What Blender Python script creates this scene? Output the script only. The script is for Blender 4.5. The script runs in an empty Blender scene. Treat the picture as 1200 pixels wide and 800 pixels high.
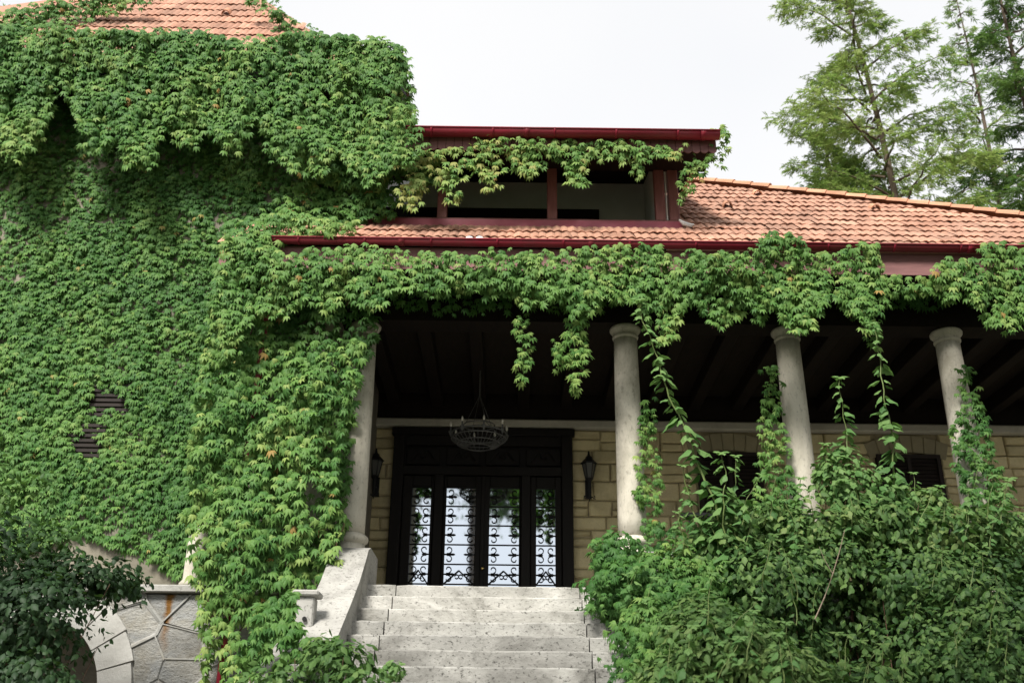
import bpy, bmesh, math, random
import numpy as np
from mathutils import Vector, Matrix

random.seed(7)
rng = np.random.default_rng(11)
S = bpy.context.scene
R = math.radians

# ------------------------------------------------------------------ camera, sky, sun, exposure
PITCH, ROLL, FPX = R(23.4), R(0.7), 1167.0
EYE = np.array([0.0, 0.0, 1.6])
_f = np.array([0, math.cos(PITCH), math.sin(PITCH)])
_U = np.array([0, -math.sin(PITCH), math.cos(PITCH)])
_X = np.array([1.0, 0, 0])
_r = math.cos(ROLL) * _X + math.sin(ROLL) * _U
_u = math.cos(ROLL) * _U - math.sin(ROLL) * _X


def at(px, py, Y):
    """world point on the plane y = Y that a measurement (px, py) of the survey picture refers to"""
    d = _f + (px - 600) / FPX * _r - (py - 400) / FPX * _u
    return EYE + d * (Y / d[1])


cam = bpy.data.cameras.new('camera')
cam.sensor_width = 36
cam.lens = 36 * FPX / 1200
cam.clip_end = 2000
cam.dof.use_dof = True
cam.dof.focus_distance = 11.5
cam.dof.aperture_fstop = 1.8
camo = bpy.data.objects.new('camera', cam)
S.collection.objects.link(camo)
camo.matrix_world = Matrix(((_r[0], _u[0], -_f[0], EYE[0]), (_r[1], _u[1], -_f[1], EYE[1]),
                            (_r[2], _u[2], -_f[2], EYE[2]), (0, 0, 0, 1)))
S.camera = camo

W = bpy.data.worlds.new('World')
S.world = W
W.use_nodes = True
wn, wl = W.node_tree.nodes, W.node_tree.links
wn.clear()
SUN_DIR = Vector((0.26, 0.66, -0.76)).normalized()          # the way the light travels
sky = wn.new('ShaderNodeTexSky')
sky.sky_type = 'NISHITA'
sky.sun_disc = False
sky.sun_elevation = math.asin(-SUN_DIR.z)
sky.sun_rotation = math.atan2(-SUN_DIR.x, -SUN_DIR.y)
sky.air_density = 1.0
sky.dust_density = 3.0
hs = wn.new('ShaderNodeHueSaturation')
hs.inputs['Saturation'].default_value = 0.30
cl = wn.new('ShaderNodeMixRGB')                              # a thin even overcast over the blue
cl.inputs[0].default_value = 0.55
cl.inputs[2].default_value = (10.8, 10.7, 10.6, 1)
bg = wn.new('ShaderNodeBackground')
bg.inputs[1].default_value = 0.0725
wo = wn.new('ShaderNodeOutputWorld')
tc = wn.new('ShaderNodeTexCoord')
cn = wn.new('ShaderNodeTexNoise')                            # faint unevenness of the cloud layer
cn.inputs['Scale'].default_value = 2.2
cn.inputs['Detail'].default_value = 3
wl.new(tc.outputs['Generated'], cn.inputs['Vector'])
cr = wn.new('ShaderNodeValToRGB')
cr.color_ramp.elements[0].position, cr.color_ramp.elements[0].color = 0.30, (0.90, 0.915, 0.94, 1)
cr.color_ramp.elements[1].position, cr.color_ramp.elements[1].color = 0.72, (1.0, 1.0, 0.995, 1)
wl.new(cn.outputs['Fac'], cr.inputs[0])
cm = wn.new('ShaderNodeMixRGB')
cm.blend_type = 'MULTIPLY'
cm.inputs[0].default_value = 1.0
wl.new(sky.outputs[0], hs.inputs['Color'])
wl.new(hs.outputs[0], cl.inputs[1])
wl.new(cl.outputs[0], cm.inputs[1])
wl.new(cr.outputs[0], cm.inputs[2])
wl.new(cm.outputs[0], bg.inputs[0])
wl.new(bg.outputs[0], wo.inputs[0])

sun = bpy.data.lights.new('sun', 'SUN')
sun.energy = 3.0
sun.angle = R(16)
sun.color = (1.0, 0.96, 0.88)
suno = bpy.data.objects.new('sun', sun)
S.collection.objects.link(suno)
suno.rotation_euler = SUN_DIR.to_track_quat('-Z', 'Y').to_euler()
suno.location = (-10, -10, 30)

S.view_settings.view_transform = 'Standard'
S.view_settings.look = 'None'
S.view_settings.gamma = 1
S.view_settings.exposure = 1.02
S.render.engine = 'CYCLES'
S.cycles.use_denoising = True
S.cycles.max_bounces = 6
S.cycles.transparent_max_bounces = 6

# ------------------------------------------------------------------ materials


def _mat(name):
    m = bpy.data.materials.new(name)
    m.use_nodes = True
    n, l = m.node_tree.nodes, m.node_tree.links
    b = n['Principled BSDF']
    return m, n, l, b


def _noise(n, l, scale, detail=4, rough=0.6, vec=None, dist=0.0):
    t = n.new('ShaderNodeTexNoise')
    t.inputs['Scale'].default_value = scale
    t.inputs['Detail'].default_value = detail
    t.inputs['Roughness'].default_value = rough
    t.inputs['Distortion'].default_value = dist
    if vec is not None:
        l.new(vec, t.inputs['Vector'])
    return t.outputs['Fac']


def _ramp(n, l, fac, stops):
    r = n.new('ShaderNodeValToRGB')
    e = r.color_ramp.elements
    while len(e) < len(stops):
        e.new(0.5)
    for k, (p, c) in enumerate(stops):
        e[k].position = p
        e[k].color = tuple(c) + (1,)
    l.new(fac, r.inputs[0])
    return r.outputs[0]


def _mix(n, l, fac, a, b, mode='MIX'):
    x = n.new('ShaderNodeMixRGB')
    x.blend_type = mode
    for i, v in ((0, fac), (1, a), (2, b)):
        if isinstance(v, (int, float)):
            x.inputs[i].default_value = v
        elif isinstance(v, (tuple, list)):
            x.inputs[i].default_value = tuple(v) + (1,)
        else:
            l.new(v, x.inputs[i])
    return x.outputs[0]


def stone_mat(name, a, b, dirt, scale=3.0, dirt_amt=0.5, pits=0.0, rough=0.85, bump=0.4, rand=0.0, stretch=None):
    """mottled stone / plaster: two tones, blotchy weathering, dark pits of lichen, per-piece variation"""
    m, n, l, bs = _mat(name)
    g = n.new('ShaderNodeNewGeometry')
    vec = g.outputs['Position']
    if stretch:
        mp = n.new('ShaderNodeMapping')
        mp.inputs['Scale'].default_value = stretch
        l.new(vec, mp.inputs['Vector'])
        vec = mp.outputs[0]
    c = _ramp(n, l, _noise(n, l, scale, 6, 0.65, vec), [(0.3, a), (0.7, b)])
    d = _ramp(n, l, _noise(n, l, scale * 0.45, 8, 0.72, vec, 0.6), [(0.44, (0, 0, 0)), (0.70, (1, 1, 1))])
    dm = n.new('ShaderNodeMath')
    dm.operation = 'MULTIPLY'
    dm.inputs[1].default_value = dirt_amt
    l.new(d, dm.inputs[0])
    c = _mix(n, l, dm.outputs[0], c, dirt)
    if pits > 0:
        p = _ramp(n, l, _noise(n, l, scale * 11, 5, 0.7, vec, 0.3), [(0.545, (0, 0, 0)), (0.66, (1, 1, 1))])
        pm = n.new('ShaderNodeMath')
        pm.operation = 'MULTIPLY'
        pm.inputs[1].default_value = pits
        l.new(p, pm.inputs[0])
        c = _mix(n, l, pm.outputs[0], c, tuple(v * 0.45 for v in dirt))
    if rand > 0:
        oi = n.new('ShaderNodeObjectInfo')
        rr = _ramp(n, l, oi.outputs['Random'], [(0.0, (1 - rand,) * 3), (1.0, (1 + rand * 0.6,) * 3)])
        c = _mix(n, l, 1.0, c, rr, 'MULTIPLY')
    l.new(c, bs.inputs['Base Color'])
    bs.inputs['Roughness'].default_value = rough
    bs.inputs['Specular IOR Level'].default_value = 0.25
    bm_ = n.new('ShaderNodeBump')
    bm_.inputs['Strength'].default_value = bump
    bm_.inputs['Distance'].default_value = 0.02
    l.new(_noise(n, l, scale * 9, 6, 0.7, vec), bm_.inputs['Height'])
    l.new(bm_.outputs[0], bs.inputs['Normal'])
    return m


def plain_mat(name, col, rough=0.5, metal=0.0, spec=0.5, var=0.15, scale=8.0):
    m, n, l, bs = _mat(name)
    g = n.new('ShaderNodeNewGeometry')
    c = _ramp(n, l, _noise(n, l, scale, 5, 0.7, g.outputs['Position']),
              [(0.3, tuple(v * (1 - var) for v in col)), (0.75, tuple(min(1, v * (1 + var)) for v in col))])
    l.new(c, bs.inputs['Base Color'])
    bs.inputs['Roughness'].default_value = rough
    bs.inputs['Metallic'].default_value = metal
    bs.inputs['Specular IOR Level'].default_value = spec
    return m


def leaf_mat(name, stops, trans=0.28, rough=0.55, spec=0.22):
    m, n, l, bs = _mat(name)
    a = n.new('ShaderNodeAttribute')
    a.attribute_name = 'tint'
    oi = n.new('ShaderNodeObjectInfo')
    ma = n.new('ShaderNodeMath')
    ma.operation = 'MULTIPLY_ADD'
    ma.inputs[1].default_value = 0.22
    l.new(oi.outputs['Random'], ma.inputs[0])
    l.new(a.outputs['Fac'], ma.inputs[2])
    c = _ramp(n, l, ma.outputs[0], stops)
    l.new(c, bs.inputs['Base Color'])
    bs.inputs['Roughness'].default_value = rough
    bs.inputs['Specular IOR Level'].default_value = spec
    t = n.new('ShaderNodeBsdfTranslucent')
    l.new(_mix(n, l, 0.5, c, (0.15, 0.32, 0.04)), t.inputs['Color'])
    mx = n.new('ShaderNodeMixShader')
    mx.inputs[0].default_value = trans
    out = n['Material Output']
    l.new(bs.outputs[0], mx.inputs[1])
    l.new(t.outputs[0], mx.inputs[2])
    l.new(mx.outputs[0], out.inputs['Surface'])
    return m


def wood_mat(name, a, b, rough=0.6, stretch=(1, 1, 12), scale=2.5, spec=0.4, bump=0.15):
    m, n, l, bs = _mat(name)
    g = n.new('ShaderNodeNewGeometry')
    mp = n.new('ShaderNodeMapping')
    mp.inputs['Scale'].default_value = stretch
    l.new(g.outputs['Position'], mp.inputs['Vector'])
    f = _noise(n, l, scale, 6, 0.7, mp.outputs[0], 0.4)
    l.new(_ramp(n, l, f, [(0.3, a), (0.7, b)]), bs.inputs['Base Color'])
    bs.inputs['Roughness'].default_value = rough
    bs.inputs['Specular IOR Level'].default_value = spec
    bp = n.new('ShaderNodeBump')
    bp.inputs['Strength'].default_value = bump
    bp.inputs['Distance'].default_value = 0.01
    l.new(f, bp.inputs['Height'])
    l.new(bp.outputs[0], bs.inputs['Normal'])
    return m


M = {}
M['step'] = stone_mat('step_stone', (0.44, 0.43, 0.40), (0.58, 0.565, 0.525), (0.13, 0.125, 0.105), 2.2, 0.8, 0.75, stretch=(1, 1, 1.6), rand=0.12)
M['step_worn'] = stone_mat('worn_step_stone', (0.30, 0.295, 0.275), (0.45, 0.44, 0.41), (0.075, 0.07, 0.06), 2.4, 0.85, 0.9, stretch=(1, 1, 1.6), rand=0.15)
M['lime'] = stone_mat('limestone', (0.52, 0.485, 0.41), (0.66, 0.62, 0.53), (0.22, 0.20, 0.15), 2.6, 0.85, 0.4, stretch=(1, 1, 0.45))
M['cheek'] = stone_mat('parapet_stone', (0.32, 0.31, 0.29), (0.46, 0.45, 0.42), (0.13, 0.125, 0.11), 2.6, 0.9, 0.7)
M['yellow'] = stone_mat('yellow_sandstone', (0.60, 0.51, 0.28), (0.74, 0.64, 0.39), (0.36, 0.30, 0.18), 4.0, 0.45, 0.2, rand=0.22, bump=0.7)
M['mortar'] = stone_mat('wall_mortar', (0.34, 0.29, 0.18), (0.46, 0.39, 0.25), (0.10, 0.09, 0.06), 6.0, 0.5)
M['lintel'] = stone_mat('lintel_stone', (0.30, 0.26, 0.16), (0.38, 0.33, 0.21), (0.16, 0.15, 0.11), 3.0, 0.5)
M['cornice'] = stone_mat('cornice_stone', (0.42, 0.40, 0.33), (0.52, 0.49, 0.41), (0.24, 0.22, 0.17), 3.0, 0.5)
M['slate'] = stone_mat('grey_wall_stone', (0.26, 0.27, 0.275), (0.46, 0.455, 0.43), (0.22, 0.185, 0.12), 2.6, 0.75, 0.55, rand=0.30, bump=1.2, stretch=(1, 1, 1.7))
M['pointing'] = stone_mat('pale_pointing', (0.30, 0.30, 0.285), (0.44, 0.435, 0.41), (0.22, 0.20, 0.16), 3.0, 0.9, 0.3)
M['arch'] = stone_mat('arch_stone', (0.50, 0.49, 0.46), (0.58, 0.57, 0.54), (0.30, 0.29, 0.26), 3.0, 0.5, 0.15, rand=0.08)
M['plaster'] = stone_mat('old_plaster', (0.20, 0.18, 0.14), (0.32, 0.29, 0.23), (0.09, 0.085, 0.065), 1.6, 0.8)
M['pale'] = stone_mat('pale_plaster', (0.36, 0.33, 0.27), (0.50, 0.47, 0.40), (0.15, 0.14, 0.11), 1.6, 0.8)
M['room'] = stone_mat('room_plaster', (0.55, 0.57, 0.53), (0.66, 0.68, 0.64), (0.30, 0.30, 0.28), 1.2, 0.3, bump=0.1)
M['tile'] = stone_mat('terracotta', (0.39, 0.195, 0.13), (0.53, 0.295, 0.21), (0.17, 0.12, 0.09), 1.8, 0.65, 0.45, rand=0.26, rough=0.75)
M['ridge'] = stone_mat('ridge_terracotta', (0.46, 0.22, 0.13), (0.60, 0.32, 0.20), (0.28, 0.15, 0.10), 3.0, 0.4, 0.2, rand=0.2, rough=0.75)
M['gutter'] = stone_mat('crimson_paint', (0.20, 0.015, 0.028), (0.29, 0.024, 0.044), (0.16, 0.05, 0.05), 1.6, 0.7, 0.15, rough=0.38, bump=0.08, stretch=(1, 3, 3))
M['gutter_old'] = stone_mat('weathered_crimson', (0.22, 0.012, 0.028), (0.30, 0.022, 0.045), (0.13, 0.03, 0.035), 3.0, 0.6, 0.2, rough=0.42, bump=0.08)
M['fascia'] = wood_mat('rosy_boards', (0.17, 0.075, 0.075), (0.27, 0.13, 0.125), 0.7, (1, 1, 8), 3)
M['post'] = wood_mat('red_brown_timber', (0.15, 0.055, 0.05), (0.25, 0.105, 0.095), 0.65, (6, 6, 1), 3)
M['flash'] = plain_mat('pink_flashing', (0.36, 0.075, 0.11), 0.40, 0.0, 0.5, 0.15, 4)
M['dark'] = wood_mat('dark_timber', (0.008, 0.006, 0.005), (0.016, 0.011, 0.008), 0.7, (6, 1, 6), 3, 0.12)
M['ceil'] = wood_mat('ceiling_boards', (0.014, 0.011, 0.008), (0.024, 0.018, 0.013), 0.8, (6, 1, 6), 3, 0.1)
M['door'] = wood_mat('door_wood', (0.006, 0.005, 0.004), (0.012, 0.009, 0.007), 0.55, (8, 8, 1), 3, 0.2)
M['iron'] = plain_mat('wrought_iron', (0.012, 0.012, 0.012), 0.5, 0.3, 0.4, 0.3, 20)
M['greyiron'] = plain_mat('dusty_iron', (0.10, 0.10, 0.095), 0.55, 0.4, 0.4, 0.3, 20)
M['candle'] = plain_mat('candle_sleeve', (0.6, 0.57, 0.48), 0.5)
M['brass'] = plain_mat('brass', (0.75, 0.55, 0.22), 0.25, 1.0, 0.5, 0.05)
M['white'] = plain_mat('white_paint', (0.75, 0.75, 0.74), 0.5)
M['louvre'] = wood_mat('louvre_wood', (0.012, 0.008, 0.006), (0.022, 0.013, 0.010), 0.75, (1, 1, 8), 3)
M['bark'] = stone_mat('bark', (0.09, 0.065, 0.045), (0.15, 0.115, 0.085), (0.04, 0.03, 0.02), 6.0, 0.6, stretch=(2, 2, 0.5), bump=1.0)
M['vine'] = plain_mat('vine_stem', (0.13, 0.075, 0.05), 0.7, 0, 0.3, 0.4, 12)
M['twig'] = plain_mat('pale_twig', (0.28, 0.22, 0.16), 0.7, 0, 0.3, 0.3, 12)
M['stalk'] = plain_mat('green_stalk', (0.14, 0.19, 0.06), 0.6, 0, 0.3, 0.3, 12)
M['soil'] = stone_mat('soil', (0.055, 0.045, 0.03), (0.10, 0.085, 0.055), (0.04, 0.05, 0.02), 1.5, 0.7, bump=1.0)
m_, n_, l_, b_ = _mat('mirror_glazing')                       # old metallised glazing that mirrors the sky
b_.inputs['Base Color'].default_value = (0.55, 0.60, 0.66, 1)
b_.inputs['Metallic'].default_value = 1.0
b_.inputs['Roughness'].default_value = 0.03
M['pane'] = m_
m_, n_, l_, b_ = _mat('lantern_glass')
b_.inputs['Base Color'].default_value = (0.10, 0.10, 0.09, 1)
b_.inputs['Roughness'].default_value = 0.15
M['lamp_glass'] = m_

IVY = [(0.0, (0.026, 0.085, 0.022)), (0.40, (0.064, 0.162, 0.037)), (0.72, (0.132, 0.254, 0.060)), (0.95, (0.28, 0.37, 0.105)), (1.0, (0.33, 0.22, 0.07))]
M['ivy'] = leaf_mat('ivy_leaf', IVY)
M['ivyred'] = leaf_mat('ivy_leaf_ripe', [(0.0, (0.05, 0.11, 0.03)), (0.5, (0.15, 0.19, 0.045)), (0.85, (0.26, 0.17, 0.05)), (1.0, (0.30, 0.10, 0.05))])
M['shrub'] = leaf_mat('shrub_leaf', [(0.0, (0.026, 0.066, 0.018)), (0.45, (0.052, 0.115, 0.030)), (0.8, (0.10, 0.18, 0.05)), (1.0, (0.18, 0.25, 0.08))])
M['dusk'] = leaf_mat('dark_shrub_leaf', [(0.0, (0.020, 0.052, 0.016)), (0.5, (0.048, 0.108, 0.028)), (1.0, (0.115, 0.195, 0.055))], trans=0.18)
M['shade_tone'] = leaf_mat('shade_toned_leaf', [(0.0, (0.010, 0.026, 0.010)), (0.5, (0.020, 0.048, 0.016)), (1.0, (0.05, 0.095, 0.03))], trans=0.15)  # leaf colour darkened to stand in for deep shade at the lower left
M['shoot'] = leaf_mat('shoot_leaf', [(0.0, (0.05, 0.125, 0.038)), (0.5, (0.095, 0.205, 0.060)), (1.0, (0.18, 0.29, 0.095))], trans=0.3)
M['larch'] = leaf_mat('larch_needle', [(0.0, (0.07, 0.13, 0.04)), (0.5, (0.17, 0.25, 0.075)), (1.0, (0.35, 0.40, 0.14))], trans=0.55)
M['conifer'] = leaf_mat('conifer_needle', [(0.0, (0.04, 0.085, 0.034)), (0.5, (0.08, 0.14, 0.05)), (1.0, (0.14, 0.19, 0.06))], trans=0.4)

# a rust coloured run-off stain under one joint of the terrace coping
nt = M['slate'].node_tree
n_, l_ = nt.nodes, nt.links
bs_ = n_['Principled BSDF']
src = bs_.inputs['Base Color'].links[0].from_socket
geo = n_.new('ShaderNodeNewGeometry')
sep = n_.new('ShaderNodeSeparateXYZ')
l_.new(geo.outputs['Position'], sep.inputs[0])


def _m(op, a, b=None, c=None):
    x = n_.new('ShaderNodeMath')
    x.operation = op
    for i, v in enumerate((a, b, c)):
        if v is None:
            continue
        if isinstance(v, (int, float)):
            x.inputs[i].default_value = v
        else:
            l_.new(v, x.inputs[i])
    return x.outputs[0]


wv = _noise(n_, l_, 5.0, 4, 0.6, geo.outputs['Position'])
ax_ = _m('ABSOLUTE', _m('SUBTRACT', _m('MULTIPLY_ADD', wv, 0.16, sep.outputs[0]), at(198, 710, 11.2)[0] + .08))
core = _m('SUBTRACT', 1.0, _m('DIVIDE', ax_, 0.06))
core.node.use_clamp = True
hgt_ = _m('SUBTRACT', sep.outputs[2], 2.72)
hm = _m('DIVIDE', hgt_, 0.5)
hm.node.use_clamp = True
fac_ = _m('MULTIPLY', _m('MULTIPLY', core, hm), 1.5)
fac_.node.use_clamp = True
l_.new(_mix(n_, l_, fac_, src, (0.20, 0.095, 0.022)), bs_.inputs['Base Color'])

# ------------------------------------------------------------------ object helpers
COL = S.collection


def thing(name, label, cat, loc=(0, 0, 0), group=None):
    o = bpy.data.objects.new(name, None)
    o.empty_display_size = 0.2
    COL.objects.link(o)
    o.location = loc
    o['label'] = label
    o['category'] = cat
    if group:
        o['group'] = group
    return o


def base_of(o):
    v = Vector((0, 0, 0))
    while o is not None:
        v = v + o.location
        o = o.parent
    return v


def link(name, me, parent=None, mat=None, kind=None, label=None):
    o = bpy.data.objects.new(name, me)
    COL.objects.link(o)
    if mat is not None and len(me.materials) == 0:
        me.materials.append(mat)
    if parent is not None:
        o.parent = parent
        if parent.type == 'EMPTY':
            o.matrix_parent_inverse = Matrix.Translation(-parent.location)
    if kind:
        o['kind'] = kind
    if label:
        o['label'] = label
    return o


def bmobj(name, bm, mat, parent=None, kind=None, smooth=False, label=None):
    bmesh.ops.recalc_face_normals(bm, faces=bm.faces)
    me = bpy.data.meshes.new(name)
    bm.to_mesh(me)
    bm.free()
    if smooth:
        me.polygons.foreach_set('use_smooth', [True] * len(me.polygons))
    return link(name, me, parent, mat, kind, label)


def box(bm, x0, x1, y0, y1, z0, z1, bev=0.0, seg=1):
    m = Matrix.Translation(((x0 + x1) / 2, (y0 + y1) / 2, (z0 + z1) / 2)) @ Matrix.Diagonal((x1 - x0, y1 - y0, z1 - z0, 1))
    r = bmesh.ops.create_cube(bm, size=1, matrix=m)
    if bev > 0:
        es = list({e for v in r['verts'] for e in v.link_edges})
        bmesh.ops.bevel(bm, geom=es, offset=bev, segments=seg, affect='EDGES', profile=0.6)
    return r['verts']


def boxobj(name, dims, mat, parent=None, bev=0.0, kind=None, label=None):
    bm = bmesh.new()
    box(bm, *dims, bev=bev)
    return bmobj(name, bm, mat, parent, kind, label=label)


def tube(bm, pts, rad, n=6, cap=True):
    pts = [Vector(p) for p in pts]
    rs = rad if isinstance(rad, (list, tuple)) else [rad] * len(pts)
    rings = []
    for i, p in enumerate(pts):
        t = (pts[min(i + 1, len(pts) - 1)] - pts[max(i - 1, 0)])
        if t.length < 1e-9:
            t = Vector((0, 0, 1))
        t.normalize()
        a = Vector((0, 0, 1)) if abs(t.z) < 0.9 else Vector((1, 0, 0))
        u = t.cross(a).normalized()
        v = t.cross(u)
        rings.append([bm.verts.new(p + (u * math.cos(k * 2 * math.pi / n) + v * math.sin(k * 2 * math.pi / n)) * rs[i]) for k in range(n)])
    for a, b in zip(rings, rings[1:]):
        for k in range(n):
            bm.faces.new((a[k], a[(k + 1) % n], b[(k + 1) % n], b[k]))
    if cap and n > 2:
        bm.faces.new(rings[0][::-1])
        bm.faces.new(rings[-1])


def lathe(bm, prof, cx, cy, n=32):
    rings = [[bm.verts.new((cx + r * math.cos(k * 2 * math.pi / n), cy + r * math.sin(k * 2 * math.pi / n), z)) for k in range(n)] for r, z in prof]
    for a, b in zip(rings, rings[1:]):
        for k in range(n):
            bm.faces.new((a[k], a[(k + 1) % n], b[(k + 1) % n], b[k]))
    bm.faces.new(rings[0][::-1])
    bm.faces.new(rings[-1])


def wobble(P, s, seed=0):
    """cheap smooth noise in 0..1 for an (n, k) array of points"""
    r = np.random.default_rng(100 + seed)
    out = np.zeros(len(P))
    for o in range(3):
        for _ in range(4):
            k = r.normal(size=P.shape[1]) * s * (1.9 ** o)
            out += np.sin(P @ k + r.uniform(0, 6.28)) / (1.7 ** o)
    return np.clip(0.5 + out * 0.14, 0, 1)


# ------------------------------------------------------------------ leaves


def leaflet(ang, length, width, base=0.0, droop=0.25, fold=0.10):
    """one leaflet in the xy plane (tip along -y for ang = 0), z is the upper side"""
    c, s = math.cos(ang), math.sin(ang)
    loc = [(0, -base, 0), (-width, -base - length * 0.48, -fold * length), (0, -base - length * 0.52, 0.0),
           (width, -base - length * 0.48, -fold * length), (0, -base - length, -droop * length)]
    v = [(c * x - s * y, s * x + c * y, z) for x, y, z in loc]
    return v, [(0, 1, 2), (0, 2, 3), (1, 4, 2), (2, 4, 3)]


def palmate():
    V, Fc = [], []
    for a, L, w in ((-1.22, 0.68, 0.14), (-0.60, 0.92, 0.18), (0.0, 1.05, 0.205), (0.60, 0.92, 0.18), (1.22, 0.68, 0.14)):
        v, f = leaflet(a, L, w, 0.02, 0.58, 0.13)
        k = len(V)
        V += v
        Fc += [tuple(i + k for i in q) for q in f]
    return np.array(V), np.array(Fc)


def simple_leaf(w=0.34, droop=0.35, fold=0.16):
    v = [(0, 0, 0), (-w * 0.8, -0.22, -fold * .6), (0, -0.25, 0.02), (w * 0.8, -0.22, -fold * .6),
         (-w, -0.5, -fold - droop * .15), (0, -0.55, -droop * .2), (w, -0.5, -fold - droop * .15),
         (-w * .5, -0.8, -droop * .55), (0, -0.8, -droop * .45), (w * .5, -0.8, -droop * .55), (0, -1.05, -droop)]
    f = [(0, 1, 2), (0, 2, 3), (1, 4, 5), (1, 5, 2), (2, 5, 6), (2, 6, 3), (4, 7, 8), (4, 8, 5), (5, 8, 9), (5, 9, 6), (7, 10, 8), (8, 10, 9)]
    return np.array(v), np.array(f)


def pinnate(n=4):
    V, Fc = [], []
    for i in range(n):
        for sgn in (-1, 1):
            v, f = leaflet(sgn * 1.05, 0.42, 0.11, 0, 0.25)
            v = [(x, y - 0.12 - i * 0.2, z - 0.1 * (i / n) ** 2) for x, y, z in v]
            k = len(V)
            V += v
            Fc += [tuple(q + k for q in g) for g in f]
    v, f = leaflet(0, 0.42, 0.12, 0, 0.3)
    v = [(x, y - 0.12 - n * 0.2, z - 0.1) for x, y, z in v]
    k = len(V)
    V += v
    Fc += [tuple(q + k for q in g) for g in f]
    return np.array(V), np.array(Fc)


def spray(n=9):
    r = np.random.default_rng(5)
    V, Fc = [], []
    for i in range(n):
        a = r.uniform(-1.1, 1.1)
        L = r.uniform(0.4, 0.75)
        y0 = -i / n * 0.7
        z0 = r.uniform(-.1, .1)
        c, s = math.cos(a), math.sin(a)
        loc = [(0, 0, 0), (-.055, -L * .5, 0), (0.0, -L, -.12), (.055, -L * .5, 0.02)]
        k = len(V)
        V += [(c * x - s * y, s * x + c * y + y0, z + z0) for x, y, z in loc]
        Fc += [(k, k + 1, k + 2), (k, k + 2, k + 3)]
    return np.array(V), np.array(Fc)


T_PALM, T_LEAF, T_OVAL, T_PIN, T_SPRAY = palmate(), simple_leaf(), simple_leaf(0.27, 0.25, 0.1), pinnate(), spray()


def frames(N, T):
    """rotation matrices with z = N and -y along T"""
    N = N / np.linalg.norm(N, axis=1, keepdims=True)
    T = T - N * np.sum(N * T, axis=1, keepdims=True)
    T = T / np.maximum(np.linalg.norm(T, axis=1, keepdims=True), 1e-6)
    Y = -T
    Xv = np.cross(Y, N)
    return np.stack([Xv, Y, N], axis=2)


def leaf_cloud(name, P, N, T, size, tint, tmpl, mat, parent=None, kind=None):
    V, Fc = tmpl
    k, nv, nf = len(P), len(V), len(Fc)
    Rm = frames(N, T)
    co = np.einsum('kij,nj->kni', Rm, V) * size[:, None, None] + P[:, None, :]
    idx = (Fc[None] + (np.arange(k) * nv)[:, None, None]).reshape(-1).astype(np.int32)
    me = bpy.data.meshes.new(name)
    me.vertices.add(k * nv)
    me.vertices.foreach_set('co', co.reshape(-1).astype(np.float32))
    me.loops.add(len(idx))
    me.loops.foreach_set('vertex_index', idx)
    me.polygons.add(k * nf)
    me.polygons.foreach_set('loop_start', (np.arange(k * nf) * 3).astype(np.int32))
    at_ = me.attributes.new('tint', 'FLOAT', 'POINT')
    at_.data.foreach_set('value', np.repeat(tint - .10, nv).astype(np.float32))
    me.update(calc_edges=True)
    return link(name, me, parent, mat, kind)


LEAFMESH = {}


def leaf_meshes(key, tmpl, mat, lo, hi):
    k = (key, mat.name, lo, hi)
    if k not in LEAFMESH:
        out = []
        for j in range(5):
            V, Fc = tmpl
            V = V * (1 + rng.uniform(-.12, .12, V.shape))
            me = bpy.data.meshes.new('leaf')
            me.from_pydata([tuple(v) for v in V], [], [tuple(int(i) for i in f) for f in Fc])
            a = me.attributes.new('tint', 'FLOAT', 'POINT')
            a.data.foreach_set('value', np.full(len(V), lo + (hi - lo) * j / 4 - 0.13, dtype=np.float32))
            me.materials.append(mat)
            out.append(me)
        LEAFMESH[k] = out
    return LEAFMESH[k]


def leaf_objects(P, N, T, size, tint, key, tmpl, mat, parent, name='leaf'):
    """every leaf that can be picked out becomes a part of its own (sharing meshes)"""
    lo, hi = float(tint.min()), float(tint.max()) + 1e-3
    ms = leaf_meshes(key, tmpl, mat, 0.1, 0.80)
    Rm = frames(N, T)
    inv = Matrix.Translation(-parent.location) if parent.type == 'EMPTY' else None   # mesh parents sit at the origin of their thing
    for i in range(len(P)):
        o = bpy.data.objects.new(name, ms[int(np.clip((tint[i] - .1) / .70 * 4.99, 0, 4))])
        COL.objects.link(o)
        o.parent = parent
        if inv is not None:
            o.matrix_parent_inverse = inv
        s = float(size[i])
        r = Rm[i]
        o.matrix_basis = Matrix(((r[0, 0] * s, r[0, 1] * s, r[0, 2] * s, P[i, 0]), (r[1, 0] * s, r[1, 1] * s, r[1, 2] * s, P[i, 1]),
                                 (r[2, 0] * s, r[2, 1] * s, r[2, 2] * s, P[i, 2]), (0, 0, 0, 1)))


def in_poly(x, y, poly):
    p = np.array(poly, float)
    q = np.roll(p, -1, axis=0)
    ins = np.zeros(len(x), bool)
    for (x1, y1), (x2, y2) in zip(p, q):
        if y1 == y2:
            continue
        c = ((y1 > y) != (y2 > y)) & (x < (x2 - x1) * (y - y1) / (y2 - y1) + x1)
        ins ^= c
    return ins


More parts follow.
